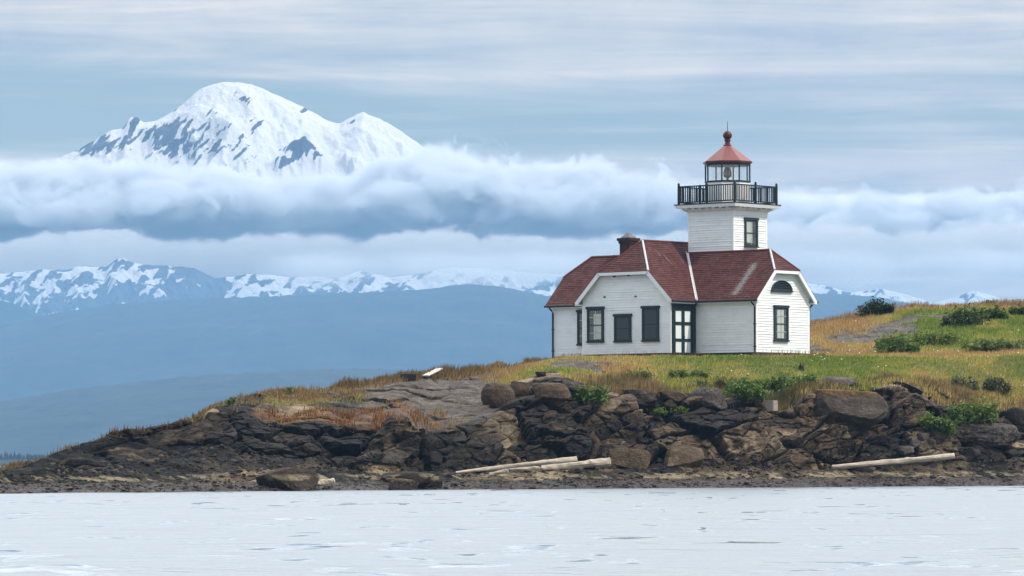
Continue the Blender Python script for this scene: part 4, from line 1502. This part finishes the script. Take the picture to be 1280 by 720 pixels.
bmesh.ops.create_uvsphere(bm, u_segments=20, v_segments=12, radius=0.235, matrix=Matrix.Translation((tcx, tcy, cz - 0.03)))
hmesh('vent_ball', bm, m_ball, lroof, True)
bm = bmesh.new()
tube(bm, [(tcx, tcy, cz + 0.18), (tcx, tcy, cz + 0.5), (tcx, tcy, cz + 0.70)], 0.02, 6, 0.008)
hmesh('lightning_rod', bm, m_black, lroof)

# ------------------------------------------------------------------ loose things on the shore
def label(o, text, cat, group=None):
    o['label'] = text
    o['category'] = cat
    if group:
        o['group'] = group
    return o


def boulder(px, py, wpx, hpx, text, seed, pale=0.0, orange=0.0, depth=0.8, name='boulder', group=None, angular=0.8, tiltx=0.0, sink=0.25, y=None):
    """a rock whose foot is seen at (px, py)"""
    p = on_ray(px, py) if y is None else at(px, py, y)
    sc = p.y / F
    wx, hz = wpx * sc, hpx * sc
    bm = bmesh.new()
    bmesh.ops.create_icosphere(bm, subdivisions=5, radius=1.0)
    co = np.array([v.co[:] for v in bm.verts])
    rp = np.random.default_rng(seed)
    nn_ = rp.normal(0, 1, (8, 3)) * np.array([1, 1, 0.8])
    nn_ = np.concatenate([nn_, [[0.1, 0.05, 1], [0.2, -1, 0.25]]])
    nn_ /= np.linalg.norm(nn_, axis=1, keepdims=True)
    hh_ = rp.uniform(0.48, 0.92, len(nn_))
    dots = np.maximum(co @ nn_.T, 1e-3)
    cut = np.min(hh_[None] / dots, axis=1)            # a block split along flat joints
    f_ = (1 - angular) * 0.95 + angular * np.minimum(cut, 1.35) + 0.07 * fbm(co * 2.3 + seed, 5, seed + 540, 0.6) + 0.035 * fbm(co * 9.0 + seed, 3, seed + 560)
    c2 = co * f_[:, None]
    # level-bedded planes knock the sphere out of round
    c2[:, 2] = np.sign(c2[:, 2]) * np.abs(c2[:, 2]) ** 0.8
    c2 = c2 * np.array([wx / 2, wx * depth / 2, hz * (0.5 + sink / 2)])
    ca_, sa_ = math.cos(tiltx), math.sin(tiltx)
    c2 = np.stack([c2[:, 0] * ca_ - c2[:, 2] * sa_, c2[:, 1], c2[:, 0] * sa_ + c2[:, 2] * ca_], 1)
    fc = np.array([[v.index for v in f.verts] for f in bm.faces])
    bm.free()
    k = len(c2)
    o = raw_mesh(name, c2, fc, m_rock, False, {'pale': np.full(k, pale), 'orange': orange * smoothstep(c2[:, 2] / hz, 0.05, 0.4), 'grass': np.zeros(k), 'crevice_and_shade': np.zeros(k), 'tone': np.full(k, rp.uniform(0.4, 0.75))})
    o.location = (p.x, p.y + wx * depth * 0.15, p.z + hz * (0.5 - sink / 2))
    return label(o, text, 'rock', group)


boulder(622, 508, 46, 32, 'big rounded boulder lodged under the grassy rim left of the house', 1, 0.35, 0.15, 0.8, angular=0.25)
boulder(648, 495, 22, 20, 'small grey boulder tucked right beside the big rounded one under the rim', 2, 0.3, 0.0)
boulder(677, 471, 17, 7, 'flat dark stone on the pale rock slab left of the house', 3, 0.0)
boulder(357, 612, 66, 30, 'dark craggy rock at the waterline beside a short pale driftwood stub', 4, 0.0, 0, 0.7, angular=1.0)
boulder(508, 608, 74, 20, 'long low grey boulder at the foot of the dark cliff', 5, 0.25, 0, 0.5, angular=0.35)
boulder(502, 613, 32, 17, 'knobbly black rock at the water in front of the long low boulder', 6, 0.0, 0, 0.7, angular=0.9)
boulder(534, 609, 30, 20, 'squat grey rock just left of the longest driftwood log', 7, 0.3, 0, 0.8)
boulder(1270, 531, 30, 24, 'rounded brown boulder sitting on the lichened slab at the right edge', 8, 0.2, 0.1, 0.8, angular=0.3)
boulder(1046, 481, 40, 12, 'pale flat rock showing through the grass above the cliff', 9, 0.7, 0.0, 0.7)
boulder(886, 507, 46, 24, 'pale pointed rock wedged on the cliff edge below the green weeds', 10, 0.55, 0.0, 0.7, angular=0.7)
boulder(842, 500, 40, 14, 'dark flat rock on the cliff edge amid dry grass', 11, 0.35, 0.0, 0.7)
boulder(798, 500, 44, 14, 'grey slab rock at the top of the broken ledges below the house', 12, 0.4, 0.15, 0.7)
boulder(790, 584, 58, 26, 'mossy rock at the cliff foot just right of the driftwood logs', 13, 0.1, 0.0, 0.6, angular=0.8)
boulder(848, 582, 50, 30, 'mossy dark rock standing against the cliff, right of its mossy neighbour', 14, 0.1, 0.0, 0.6, angular=0.8)
boulder(1143, 560, 17, 13, 'tan angular block at the centre of the rockfall above the long log', 15, 0.6, 0.1, 0.8, angular=0.9, group='fallen blocks by the right-hand log')
boulder(1133, 567, 20, 12, 'tan angular block lowest in the rockfall above the long log', 16, 0.65, 0.0, 0.8, angular=0.9, group='fallen blocks by the right-hand log')
boulder(1154, 551, 16, 12, 'tan angular block topmost in the rockfall under the leafy shrub', 17, 0.6, 0.0, 0.8, angular=0.9, group='fallen blocks by the right-hand log')
boulder(1163, 559, 18, 12, 'grey angular block at the right-hand end of the rockfall', 18, 0.4, 0.0, 0.8, angular=0.9, group='fallen blocks by the right-hand log')
boulder(1086, 590, 22, 8, 'flat pale stone under the middle of the long right-hand log', 19, 0.6, 0.0, 0.8, angular=0.7)
boulder(897, 579, 16, 8, 'small pale cobble alone at the foot of the cliff below the pointed rock', 20, 0.8, 0.0, 0.8)
boulder(1050, 522, 96, 44, 'massive orange-lichened crag standing at the cliff edge right of the concrete block', 22, 0.55, 1.35, 0.6, angular=0.9)
boulder(1230, 556, 130, 30, 'long lichened rock shelf at the right end of the shore', 25, 0.5, 0.15, 0.4, angular=0.6)
boulder(690, 500, 54, 26, 'grey weathered block below the pale slab at the left corner of the house', 26, 0.35, 0.0, 0.6, angular=0.6)

# driftwood
m_wood, t = new_mat('bleached_driftwood')
oc = t.n('ShaderNodeTexCoord').outputs['Generated']
pos = geo_pos(t)
n = t.noise(t.scaled(pos, (3.0, 9.0, 9.0)), 1.0, 5.0, 0.7)
n2 = t.noise(t.scaled(pos, (14.0, 40.0, 40.0)), 1.0, 3.0, 0.7)
col = t.ramp(t.math('ADD', t.math('MULTIPLY', n, 0.6), t.math('MULTIPLY', n2, 0.4)), [(0.33, (0.16, 0.12, 0.085)), (0.45, (0.40, 0.325, 0.245)), (0.62, (0.60, 0.52, 0.42))])
finish(t, col, 0.8, bump(t, n2, 0.5, 0.02), 0.2)


def log(p0, p1, r0, r1, text, seed, knots=2, lift=0.7):
    ys_ = [on_ray(p0[0] + (p1[0] - p0[0]) * q, p0[1] + (p1[1] - p0[1]) * q + 1).y for q in np.linspace(0, 1, 9)]
    yy = min(ys_) - r1
    a, b = at(*p0, yy), at(*p1, yy)
    nseg, k = 40, 12
    d = (b - a).normalized()
    s = d.cross(Vector((0, 0, 1))).normalized()
    u = s.cross(d)
    T = np.linspace(0, 1, nseg)
    rings = []
    rnd = np.random.default_rng(seed)
    bend = rnd.uniform(-1, 1, 2)
    L = (b - a).length
    kn = [(rnd.uniform(0.15, 0.85), rnd.uniform(0, 6.28)) for _ in range(knots)]
    for q in T:
        c = a.lerp(b, q) + (s * bend[0] + u * bend[1] * 0.4) * math.sin(q * math.pi) * L * 0.012
        rr = r0 + (r1 - r0) * q
        ring_ = []
        for j in range(k):
            an = 2 * math.pi * j / k
            bmp = 1 + 0.10 * math.sin(an * 3 + q * 9 + seed) + 0.05 * math.sin(q * 40 + an * 2 + seed)
            for kq, ka in kn:
                bmp += 0.45 * math.exp(-((q - kq) * L / 0.10) ** 2 - (math.sin((an - ka) / 2) * 3) ** 2)
            ring_.append(c + (s * math.cos(an) + u * math.sin(an)) * rr * bmp)
        rings.append(ring_)
    bm = bmesh.new()
    vr_ = [[bm.verts.new(v) for v in r_] for r_ in rings]
    for A, B in zip(vr_, vr_[1:]):
        for j in range(k):
            bm.faces.new((A[j], A[(j + 1) % k], B[(j + 1) % k], B[j]))
    for end, sgn, c in ((vr_[0], -1, a), (vr_[-1], 1, b)):
        v = bm.verts.new(c + d * sgn * 0.03)
        for j in range(k):
            bm.faces.new((end[j], end[(j + 1) % k], v))
    bmesh.ops.recalc_face_normals(bm, faces=bm.faces)
    me = bpy.data.meshes.new('driftwood_log')
    bm.to_mesh(me)
    bm.free()
    me.materials.append(m_wood)
    o = bpy.data.objects.new('driftwood_log', me)
    COL.objects.link(o)
    return label(o, text, 'driftwood', 'bleached logs along the tide line')


log((570, 591), (721, 574), 0.065, 0.12, 'longest thin bleached driftwood log, lying behind the others at the cliff foot', 1, 4)
log((677, 585), (763, 577), 0.13, 0.17, 'thick pale driftwood log lying at the right of the pile of logs', 2, 2)
log((612, 593), (635, 588), 0.07, 0.09, 'short slanting driftwood piece at the left front of the log pile', 3, 1)
log((636, 587), (674, 585), 0.06, 0.08, 'short thin driftwood piece end to end with the thick pale log', 4, 1)
log((387, 607), (418, 601), 0.085, 0.13, 'short orange-brown driftwood stub beside the craggy rock at the waterline', 5, 1)
log((1040, 584), (1193, 570), 0.11, 0.14, 'long tan driftwood log lying alone before the lichened shelf', 6, 3)

m_plank = plain('white_weathered_plank', (0.50, 0.48, 0.43), 0.8, 0.2, 14.0)
m_dark = plain('charred_dark_timber', (0.016, 0.015, 0.014), 0.85, 0.4, 14.0)
m_conc = plain('weathered_concrete', (0.31, 0.265, 0.215), 0.9, 0.2, 14.0)
m_tan = plain('tan_weathered_plank', (0.33, 0.27, 0.19), 0.85, 0.25, 14.0)


def slab_between(name, p0, p1, wide, thick, mat, text, cat, lift=0.0):
    a, b = on_ray(*p0), on_ray(*p1)
    a.z += lift
    b.z += lift
    d = (b - a).normalized()
    s = d.cross(Vector((0, 0, 1))).normalized()
    u = s.cross(d)
    bm = bmesh.new()
    P0 = [a - s * wide / 2, a + s * wide / 2, a + s * wide / 2 + u * thick, a - s * wide / 2 + u * thick]
    prism(bm, P0, [v + (b - a) for v in P0])
    bmesh.ops.bevel(bm, geom=bm.edges[:], offset=thick * 0.12, segments=1, affect='EDGES')
    bmesh.ops.recalc_face_normals(bm, faces=bm.faces)
    me = bpy.data.meshes.new(name)
    bm.to_mesh(me)
    bm.free()
    me.materials.append(mat)
    o = bpy.data.objects.new(name, me)
    COL.objects.link(o)
    return label(o, text, cat)


slab_between('plank', (532, 475), (550, 466), 0.30, 0.06, m_plank, 'white weathered plank lying slantwise on the grassy rim', 'plank', 0.17)
slab_between('plank', (448, 480), (477, 476), 0.4, 0.07, m_tan, 'tan weathered plank lying flat on the crest, left of the dark timber', 'plank', 0.06)
p = on_ray(510, 475.5)


def solid(name, p, wx, dy, hz, rot, mat, text, cat, bev=0.02, parts=()):
    bm = bmesh.new()
    prism(bm, [(-wx / 2, -dy / 2, 0), (wx / 2, -dy / 2, 0), (wx / 2, dy / 2, 0), (-wx / 2, dy / 2, 0)],
          [(-wx / 2 * .97, -dy / 2, hz), (wx / 2, -dy / 2, hz * 0.97), (wx / 2, dy / 2, hz * 0.97), (-wx / 2 * .97, dy / 2, hz)])
    bmesh.ops.bevel(bm, geom=bm.edges[:], offset=bev, segments=2, affect='EDGES')
    bmesh.ops.recalc_face_normals(bm, faces=bm.faces)
    me = bpy.data.meshes.new(name)
    bm.to_mesh(me)
    bm.free()
    me.materials.append(mat)
    o = bpy.data.objects.new(name, me)
    o.location = p
    o.rotation_euler = (0, 0, rot)
    COL.objects.link(o)
    return label(o, text, cat)


solid('timber_block', p + Vector((0, -0.3, -0.02)), 0.72, 0.45, 0.30, 0.1, m_dark, 'dark rectangular timber block on the crest left of the white plank', 'timber')
p = on_ray(963, 511)
solid('concrete_block', p + Vector((0, 0.1, -0.12)), 0.55, 0.5, 0.52, -0.5, m_conc, 'squat tan concrete block on the cliff edge below the green weeds', 'block', 0.03)
# burnt stump on the lawn: a short splintered trunk
p = on_ray(1001.5, 464)
bm = bmesh.new()
lathe(bm, 0, 0, [(0.20, -0.1), (0.17, 0.06), (0.13, 0.16), (0.14, 0.23), (0.10, 0.26)], 10)
for j, (a, h_) in enumerate(((0.4, 0.36), (2.2, 0.30), (4.4, 0.42))):
    tube(bm, [(0.07 * math.cos(a), 0.07 * math.sin(a), 0.15), (0.09 * math.cos(a), 0.09 * math.sin(a), h_ - 0.08), (0.12 * math.cos(a), 0.1 * math.sin(a), h_)], 0.045, 6, 0.012)
me = bpy.data.meshes.new('stump')
bm.to_mesh(me)
bm.free()
me.materials.append(m_dark)
o = bpy.data.objects.new('stump', me)
o.location = p
COL.objects.link(o)
label(o, 'small dark splintered stump on the lawn before the right gable', 'stump')

# ------------------------------------------------------------------ vegetation
m_leaf, t = new_mat('leaf')
tint = t.n('ShaderNodeAttribute', attribute_name='tint').outputs['Color']
b = t.n('ShaderNodeBsdfPrincipled', inp={'Base Color': tint, 'Roughness': 0.6, 'Specular IOR Level': 0.25})
tr = t.n('ShaderNodeBsdfTranslucent', inp={'Color': tint})
mx = t.n('ShaderNodeMixShader', inp={0: 0.25, 1: b.outputs[0], 2: tr.outputs[0]})
t.l(mx.outputs[0], t.n('ShaderNodeOutputMaterial').inputs['Surface'])
m_stem = plain('woody_stem', (0.12, 0.09, 0.06), 0.9, 0.3)

cellw = np.gradient(XS)[None, :] * np.abs(np.linalg.norm(np.stack([np.gradient(P[..., 1], axis=0), np.gradient(P[..., 2], axis=0)], 2), axis=2))
RG = np.random.default_rng(77)


def blades(name, weight, count, hfun, wid, cfun, lean=0.35, kind='stuff'):
    wgt = (weight * cellw).ravel()
    wgt = wgt / wgt.sum()
    idx = RG.choice(len(wgt), size=count, p=wgt)
    base = flatP[idx] + np.stack([RG.uniform(-DX, DX, count), RG.uniform(-0.08, 0.08, count), np.full(count, -0.02)], 1)
    h = hfun(idx, count)
    az = RG.uniform(0, 2 * math.pi, count)
    ln = np.abs(RG.normal(0, lean, count))
    tip = base + np.stack([np.cos(az) * ln * h + 0.12 * h, np.sin(az) * ln * h, h * np.sqrt(np.clip(1 - ln ** 2 * 0.5, 0.3, 1))], 1)
    wa = RG.uniform(-0.9, 0.9, count)
    wv = np.stack([np.cos(wa), np.sin(wa), np.zeros(count)], 1) * (wid * RG.uniform(0.6, 1.4, count))[:, None] / 2
    V = np.stack([base - wv, base + wv, tip], 1).reshape(-1, 3)
    Fc = np.arange(count * 3).reshape(-1, 3)
    c = np.repeat(cfun(idx, count), 3, 0)
    return raw_mesh(name, V, Fc, m_leaf, False, {'tint': c}, kind=kind)


hidden_mask = np.ones(BX.shape)
near_house = None
loc_h = np.stack([BX, P[..., 1]], 2) - np.array([house.location.x, house.location.y])
la = loc_h[..., 0] * math.cos(TH) - loc_h[..., 1] * math.sin(TH)
lb = loc_h[..., 0] * math.sin(TH) + loc_h[..., 1] * math.cos(TH)
inside = ((la > -LM - 0.05) & (la < 0.05) & (lb > -0.05) & (lb < WM + 0.05)) | ((la > A0 - 0.05) & (la < A1 + 0.05) & (lb > BF - 0.05) & (lb < BR + 0.05))
hidden_mask[inside] = 0
near_house = (((la > -LM - 0.9) & (la < 0.9) & (lb > -0.9) & (lb < WM + 0.9)) | ((la > A0 - 0.9) & (la < A1 + 0.9) & (lb > BF - 0.9) & (lb < BR + 0.9))).astype(float)
# patches of the pasture nobody sees: behind the house and beyond the crest
hidden_mask[(BX < 12.5) & (BX > 3.5) & (P[..., 1] > 226)] = 0
view = hidden_mask * smoothstep(S, 6.12, 6.02) * (np.abs(BX) < 36)
dry_f, grs_f, vegN_f, vegF_f, S_f, ux_f = (a.ravel() for a in (DRY, grass, vegN, vegF, S, UX))
pale_l = lambda c, k: np.clip(c * k, 0, 1)


def mixc(stops, v):
    xs_ = [s[0] for s in stops]
    return np.stack([np.interp(v, xs_, [s[1][k] for s in stops]) for k in range(3)], 1)


PAL = [(0.0, (0.125, 0.185, 0.026)), (0.22, (0.235, 0.258, 0.042)), (0.45, (0.33, 0.285, 0.068)), (0.62, (0.42, 0.32, 0.095)), (0.8, (0.44, 0.30, 0.12)), (1.0, (0.34, 0.205, 0.080))]


def col_grass(idx, n):
    v = dry_f[idx] + RG.normal(0, 0.15, n)
    c = mixc(PAL, np.clip(v, 0, 1))
    ru = (np.clip(ORANGE.ravel()[idx] * 1.2, 0, 1) * (ux_f[idx] < 640))[:, None]
    c = c * (1 - ru) + ru * np.where(RG.random(n)[:, None] < 0.55, np.array([0.42, 0.17, 0.035]), np.array([0.16, 0.075, 0.03]))
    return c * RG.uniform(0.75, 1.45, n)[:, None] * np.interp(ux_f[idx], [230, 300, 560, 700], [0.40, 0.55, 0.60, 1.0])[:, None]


def h_grass(idx, n):
    tall = np.clip(0.5 + 0.8 * vegF_f[idx], 0.2, 1.3)
    lawn_ = ((S_f[idx] > 4.55) & (S_f[idx] < 5.3)).astype(float)
    return (0.10 + 0.20 * tall * (1 - 0.55 * lawn_)) * RG.uniform(0.6, 1.4, n) * (1 - 0.55 * near_house.ravel()[idx])


rust = 0.55 * ORANGE * (UX < 640) * np.clip(0.3 + 1.6 * vegF, 0, 1)
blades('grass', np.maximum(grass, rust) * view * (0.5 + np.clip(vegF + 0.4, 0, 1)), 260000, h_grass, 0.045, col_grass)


# tall seed heads and rank weeds: along the crest, and spilling over the cliff edge
def h_tall(idx, n):
    return RG.uniform(0.22, 0.58, n) * np.interp(ux_f[idx], [560, 700], [0.75, 1.0]) * np.clip(0.8 + 0.8 * vegN_f[idx], 0.4, 1.5)


def col_tall(idx, n):
    c = mixc([(0, (0.055, 0.07, 0.02)), (0.4, (0.12, 0.10, 0.035)), (0.75, (0.26, 0.17, 0.07)), (1, (0.36, 0.23, 0.11))], np.clip(dry_f[idx] * 0.9 + RG.normal(-0.08, 0.22, n), 0, 1))
    return c * RG.uniform(0.55, 1.25, n)[:, None] * np.interp(ux_f[idx], [640, 720], [0.55, 1.0])[:, None]


crestw = smoothstep(S, 5.55, 5.85) * smoothstep(UX, 385, 450) * (BX < 3.5) * np.clip(vegF * 1.5 + 0.6, 0, 2) * 2.0
rimw = grass * smoothstep(S, 4.5, 4.2) * smoothstep(UX, 690, 760) * np.clip(vegN * 1.5 + 0.5, 0, 2)
hillw = 0.5 * smoothstep(S, 5.80, 5.92) * (BX > 13) * np.clip(vegF * 1.5 + 0.5, 0, 2)
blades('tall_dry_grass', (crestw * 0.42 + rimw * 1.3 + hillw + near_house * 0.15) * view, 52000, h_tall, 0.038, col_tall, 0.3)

# white flower heads scattered on the slope
wgt = (grass * view * cellw * ((S > 4.3) & (S < 5.75)) * np.clip(vegF - 0.1, 0, 1) * smoothstep(UX, 780, 850)).ravel()
idx = RG.choice(len(wgt), size=130, p=wgt / wgt.sum())
V, Fc = [], []
for i in idx:
    c = flatP[i] + np.array([0, -0.05, RG.uniform(0.15, 0.32)])
    r_ = RG.uniform(0.022, 0.048)
    b0 = len(V)
    V += [tuple(c + np.array(q) * r_) for q in ((1, 0, 0), (0, 1, 0), (-1, 0, 0), (0, -1, 0), (0, 0, 0.7), (0, 0, -0.5))]
    Fc += [(b0, b0 + 1, b0 + 4), (b0 + 1, b0 + 2, b0 + 4), (b0 + 2, b0 + 3, b0 + 4), (b0 + 3, b0, b0 + 4), (b0 + 1, b0, b0 + 5), (b0 + 2, b0 + 1, b0 + 5), (b0 + 3, b0 + 2, b0 + 5), (b0, b0 + 3, b0 + 5)]
raw_mesh('wildflowers', V, Fc, m_trim, False, kind='stuff')


def shrub(px, py, wpx, hpx, text, seed, c0, c1, n=2600, leaf=0.075, depth=0.7, name='shrub', lumps=9, y=None, cat='shrub', fill=0.55, group=None):
    """foot of the bush at (px, py): stems and leaf sprays in uneven lumps"""
    p = on_ray(px, py) if y is None else at(px, py, y)
    sc = p.y / F
    wx, hz = wpx * sc, hpx * sc
    rg = np.random.default_rng(seed)
    root = bpy.data.objects.new(name, None)
    root.location = p
    COL.objects.link(root)
    label(root, text, cat, group)
    cen = np.stack([rg.uniform(-0.36, 0.36, lumps) * wx, rg.uniform(-0.3, 0.3, lumps) * wx * depth, rg.uniform(0.25, 0.72, lumps) * hz], 1)
    cen[:, 2] *= 1 - 0.9 * np.abs(cen[:, 0] / wx) ** 1.3
    rad = rg.uniform(0.10, 0.27, lumps) * min(wx, hz * 2.2)
    pick = rg.integers(0, lumps, n)
    d = rg.normal(0, 1, (n, 3))
    d /= np.linalg.norm(d, axis=1, keepdims=True)
    lumps_ = lumps
    pos_ = cen[pick] + d * (rad[pick] * rg.uniform(fill, 1.1, n))[:, None] * np.array([1, 1, 0.85])
    sprig = rg.random(n) < 0.22
    k_ = rg.integers(0, lumps * 3, n)
    sp_a = rg.normal(0, 1, (lumps * 3, 3)) * np.array([1, 0.7, 0.5]) + np.array([0, 0, 0.75])
    sp_a /= np.linalg.norm(sp_a, axis=1, keepdims=True)
    sp_b = cen[rg.integers(0, lumps, lumps * 3)]
    along = rg.uniform(0.2, 1.75, n)[:, None] * np.mean(rad)
    spp = sp_b[k_] + sp_a[k_] * along + rg.normal(0, leaf * 0.6, (n, 3))
    pos_ = np.where(sprig[:, None], spp, pos_)
    ok = pos_[:, 2] > -0.1
    # leaves on this shrub stay above the slope it grows on
    pos_ = pos_[ok]
    m_ = len(pos_)
    nrm = rg.normal(0, 1, (m_, 3)) + np.array([0, 0, 0.8])
    nrm /= np.linalg.norm(nrm, axis=1, keepdims=True)
    ta_ = np.cross(nrm, rg.normal(0, 1, (m_, 3)))
    ta_ /= np.linalg.norm(ta_, axis=1, keepdims=True)
    tb_ = np.cross(nrm, ta_)
    s_ = leaf * rg.uniform(0.6, 1.4, m_)[:, None]
    V = np.stack([pos_ - ta_ * s_, pos_ - tb_ * s_ * 0.5, pos_ + ta_ * s_, pos_ + tb_ * s_ * 0.5], 1).reshape(-1, 3)
    mixv = np.clip(0.5 + 0.6 * fbm(pos_ / (0.5 * hz + 0.05), 3, seed) + rg.normal(0, 0.2, m_), 0, 1)[:, None]
    c = np.array(c0) * (1 - mixv) + np.array(c1) * mixv
    raw_mesh('foliage', V, np.arange(m_ * 4).reshape(-1, 4), m_leaf, False, {'tint': np.repeat(c, 4, 0)}, parent=root)
    bm = bmesh.new()
    for k in range(lumps):
        e = Vector(cen[k])
        tube(bm, [(e.x * 0.25, e.y * 0.25, -0.15), (e.x * 0.6, e.y * 0.6, e.z * 0.5), tuple(e * 1.05)], 0.025, 5, 0.008)
    me = bpy.data.meshes.new('stem')
    bm.to_mesh(me)
    bm.free()
    me.materials.append(m_stem)
    so = bpy.data.objects.new('stem', me)
    COL.objects.link(so)
    so.parent = root
    return root


DG0, DG1 = (0.010, 0.020, 0.007), (0.045, 0.062, 0.016)
MG0, MG1 = (0.035, 0.070, 0.012), (0.12, 0.175, 0.032)
BG0, BG1 = (0.055, 0.11, 0.014), (0.16, 0.23, 0.035)
GG0, GG1 = (0.08, 0.09, 0.035), (0.19, 0.19, 0.08)
shrub(1096, 397, 50, 20, 'dark rounded bush standing alone on the skyline right of the house', 1, DG0, DG1, 4200, 0.075, 0.6, fill=0.3, lumps=14)
shrub(1205, 410, 64, 22, 'dark spreading bush on the hillside below the crest, beside the grey outcrop', 2, DG0, MG1, 3200, 0.085, 0.6, lumps=20)
shrub(1243, 400, 56, 13, 'low dark bush along the crest right of the outcrop', 3, DG0, MG1, 1800, 0.08, 0.6)
shrub(1277, 397, 34, 14, 'low dark bush on the crest at the right edge', 4, DG0, MG1, 1800, 0.08, 0.6)
shrub(1237, 383, 20, 7, 'small black bush breaking the skyline above the right-hand hillside', 5, DG0, DG1, 900, 0.06, 0.6)
shrub(1122, 442, 60, 21, 'bright green shrub below the left end of the grey outcrop', 6, BG0, BG1, 2300, 0.08, 0.8, lumps=18)
shrub(1165, 430, 84, 16, 'loose green shrub in the slope below the grey outcrop', 7, BG0, (0.22, 0.26, 0.045), 2000, 0.08, 0.9, lumps=22)
shrub(1242, 438, 96, 13, 'broad low green shrub in the middle of the right-hand slope', 8, BG0, (0.20, 0.21, 0.06), 2600, 0.08, 0.9, lumps=26)
shrub(1215, 536, 56, 40, 'large leafy green shrub growing from the cliff above the rockfall', 9, MG0, BG1, 3600, 0.10, 0.6, lumps=24)
shrub(1172, 541, 46, 22, 'low leafy shrub hanging on the cliff left of the large leafy one', 10, MG0, BG1, 1900, 0.09, 0.6)
shrub(1248, 491, 36, 22, 'rounded grey-green bush in the dry grass above the leafy shrub', 11, GG0, GG1, 2200, 0.07, 0.7)
shrub(1205, 487, 40, 14, 'low grey-green bush in the dry grass left of the rounded one', 12, GG0, GG1, 1600, 0.07, 0.7)
shrub(738, 508, 40, 32, 'sparse bright shrub rooted in the dark cliff left of the door', 13, MG0, BG1, 1300, 0.085, 0.5, lumps=12, fill=0.3)
shrub(722, 500, 26, 12, 'small sparse weed bush on the cliff left of the sparse bright shrub', 14, MG0, BG1, 420, 0.075, 0.5)
shrub(975, 492, 70, 22, 'dense dark green weed thicket above the concrete block', 15, MG0, BG1, 3800, 0.085, 0.7, lumps=14)
shrub(935, 500, 50, 26, 'bright green weed clump at the cliff edge left of the concrete block', 16, BG0, BG1, 2600, 0.08, 0.7)
shrub(1010, 485, 50, 14, 'low bright green weeds above the orange-lichened crag', 17, BG0, BG1, 1900, 0.08, 0.7)
shrub(822, 519, 26, 8, 'small yellow-green tuft growing on the ledge below the lawn', 18, BG0, (0.16, 0.21, 0.03), 700, 0.06, 0.6)
shrub(850, 518, 20, 10, 'small bright tuft growing on the ledge right of the yellow-green one', 19, BG0, (0.16, 0.21, 0.03), 700, 0.06, 0.6)
shrub(291, 506, 20, 10, 'tiny green plant on top of the black headland rock', 20, MG0, BG1, 320, 0.06, 0.6, lumps=6)
shrub(358, 492, 16, 7, 'tiny green plant on the skyline right of the black headland rock', 21, MG0, BG1, 300, 0.06, 0.6, lumps=6)
shrub(860, 474, 60, 12, 'low olive weeds in the lawn before the blank front wall', 22, GG0, BG1, 1500, 0.06, 0.8)
shrub(800, 478, 40, 14, 'olive weed clump at the left edge of the lawn below the door', 23, GG0, BG1, 1300, 0.06, 0.8)
shrub(905, 488, 90, 16, 'long clump of dry brown and olive weeds above the pale pointed rock', 24, (0.09, 0.075, 0.03), (0.17, 0.16, 0.05), 2600, 0.06, 0.8, lumps=12)

# loose stones and wrack on the beach
V, Fc = [], []
bw = (cellw * smoothstep(S, 1.0, 1.15) * smoothstep(S, 3.35, 2.9) * (np.abs(BX) < 30) * np.clip(vegF + 0.55, 0, 2)).ravel()
n_st = 9000
idx = RG.choice(len(bw), size=n_st, p=bw / bw.sum())
ico = bmesh.new()
bmesh.ops.create_icosphere(ico, subdivisions=1, radius=1.0)
iv = np.array([v.co[:] for v in ico.verts])
ifc = np.array([[v.index for v in f.verts] for f in ico.faces])
ico.free()
sz = 0.022 + 0.09 * RG.random(n_st) ** 5 + 0.02 * RG.random(n_st)
jit = RG.uniform(0.7, 1.3, (n_st, len(iv), 1))
scl = sz[:, None, None] * RG.uniform(0.6, 1.4, (n_st, 1, 3)) * np.array([1.2, 1.0, 0.7])
V = (iv[None] * jit * scl + flatP[idx][:, None, :]).reshape(-1, 3)
Fc = (ifc[None] + (np.arange(n_st) * len(iv))[:, None, None]).reshape(-1, 3)
pl = np.repeat(np.clip(RG.normal(0.25, 0.4, n_st), 0, 1), len(iv))
raw_mesh('pebbles', V, Fc, m_rock, False, {'pale': pl, 'tone': pl, 'grass': pl * 0, 'orange': pl * 0, 'crevice_and_shade': pl * 0}, kind='stuff')
